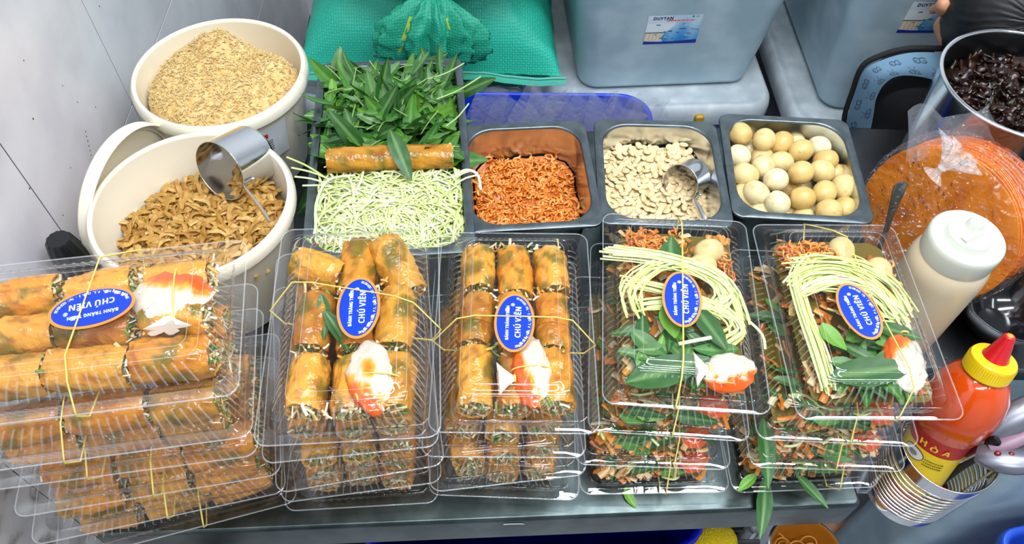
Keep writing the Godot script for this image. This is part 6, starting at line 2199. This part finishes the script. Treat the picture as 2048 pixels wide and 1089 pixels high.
# ---------- on the cart's lower shelf and below ----------
func below() -> void:
	var bc := thing("blue_basket", "deep blue plastic basket on the cart's lower shelf under the front edge", "basket", Vector3(0.03, 0.5, -0.425), 0.04)
	put("body", loft(MB.new(), [[0.38, 0.2, 0.03, 0.0], [0.39, 0.21, 0.035, 0.005], [0.424, 0.244, 0.04, 0.15], [0.436, 0.256, 0.044, 0.152], [0.436, 0.256, 0.044, 0.16], [0.428, 0.248, 0.042, 0.162], [0.418, 0.238, 0.04, 0.157], [0.386, 0.206, 0.034, 0.008]], true, true, null, 8), mat("blue_deep", "0a16b0", 0.35), bc)
	# black slotted rack with a yellow sponge
	var rk := thing("black_rack", "black plastic draining rack with slots on the lower shelf", "rack", Vector3(0.298, 0.5, -0.352), 0.03)
	for e in [[0.0, 0.055], [0.0, -0.055]]:
		put("rail", tube(MB.new(), curve([Vector3(-0.042, 0.0, e[1]), Vector3(-0.042, 0.09, e[1]), Vector3(-0.034, 0.102, e[1]), Vector3(0.034, 0.102, e[1]), Vector3(0.042, 0.09, e[1]), Vector3(0.042, 0.0, e[1])], 24), 0.004, 8), M.black_plastic, rk)
	for k in 7:
		put("slat", rbox(Vector3(0.076, 0.004, 0.006), 0.001, Vector3(0, 0.098, -0.05 + k * 0.0165)), M.black_plastic, rk)
	put("base", rbox(Vector3(0.09, 0.006, 0.125), 0.002, Vector3(0, 0.003, 0)), M.black_plastic, rk)
	var sp := thing("sponge", "yellow scrubbing sponge lying on top of the black rack", "sponge", Vector3(0.27, 0.6, -0.33))
	rg.seed = 97
	put("sponge_body", blob(MB.new(), Vector3(0.03, 0.021, 0.024), func(d: Vector3): return 1.0 + 0.05 * nz.get_noise_3d(d.x * 14, d.y * 14, d.z * 14), 48, 30), mat("sponge_yellow", "e8cc14", 0.9, 0.0, {"bump": ntex(77, 0.15), "bs": 0.3, "tri": 12.0}), sp, Transform3D(Basis(), Vector3(0, 0.0205, 0)))
	# steel tub of rubber bands
	var tb := Vector3(0.398, 0.5, -0.326)
	var tub := thing("steel_bowl", "steel bowl of loose rubber bands on the lower shelf by the wire cup", "bowl", tb)
	put("bowl", lathe(MB.new(), [[0.03, 0.0], [0.035, 0.002], [0.044, 0.04], [0.047, 0.088], [0.0505, 0.09], [0.051, 0.092], [0.047, 0.0925]], 56, true, false), M.steel, tub)
	put("inside", lathe(MB.new(), [[0.047, 0.0925], [0.0445, 0.088], [0.042, 0.045], [0.03, 0.02]], 56, false, true), mat("bowl_amber", "b9761f", 0.35), tub)
	var ring_m := []
	for k in 4:
		rg.seed = 98 + k
		var p := PackedVector3Array()
		for q in 40:
			var a := TAU * q / 40
			var r := 0.016 * (1.0 + 0.25 * sin(a * 2 + k) + 0.12 * sin(a * 3 + k * 2))
			p.append(Vector3(cos(a) * r, 0.002 * sin(a * 3 + k), sin(a) * r * (0.7 + 0.1 * k)))
		ring_m.append(tube(MB.new(), p, 0.0012, 6, false, 1.0, null, Vector3.UP, true).mesh())
	rg.seed = 99
	for k in 16:
		var o := put("loose_rubber_band", ring_m[k % 4], mat("band_tan", "c98f38", 0.45), self, Transform3D(Basis(Vector3.UP, rf(0, TAU)) * Basis(Vector3.RIGHT, rf(-0.3, 0.3)), tb + Vector3(rf(-0.02, 0.02), 0.03 + 0.0016 * k, rf(-0.02, 0.02))))
		tag(o, "loose amber rubber band lying in the steel bowl under the cart's corner", "rubber band", "loose rubber bands in the steel bowl")
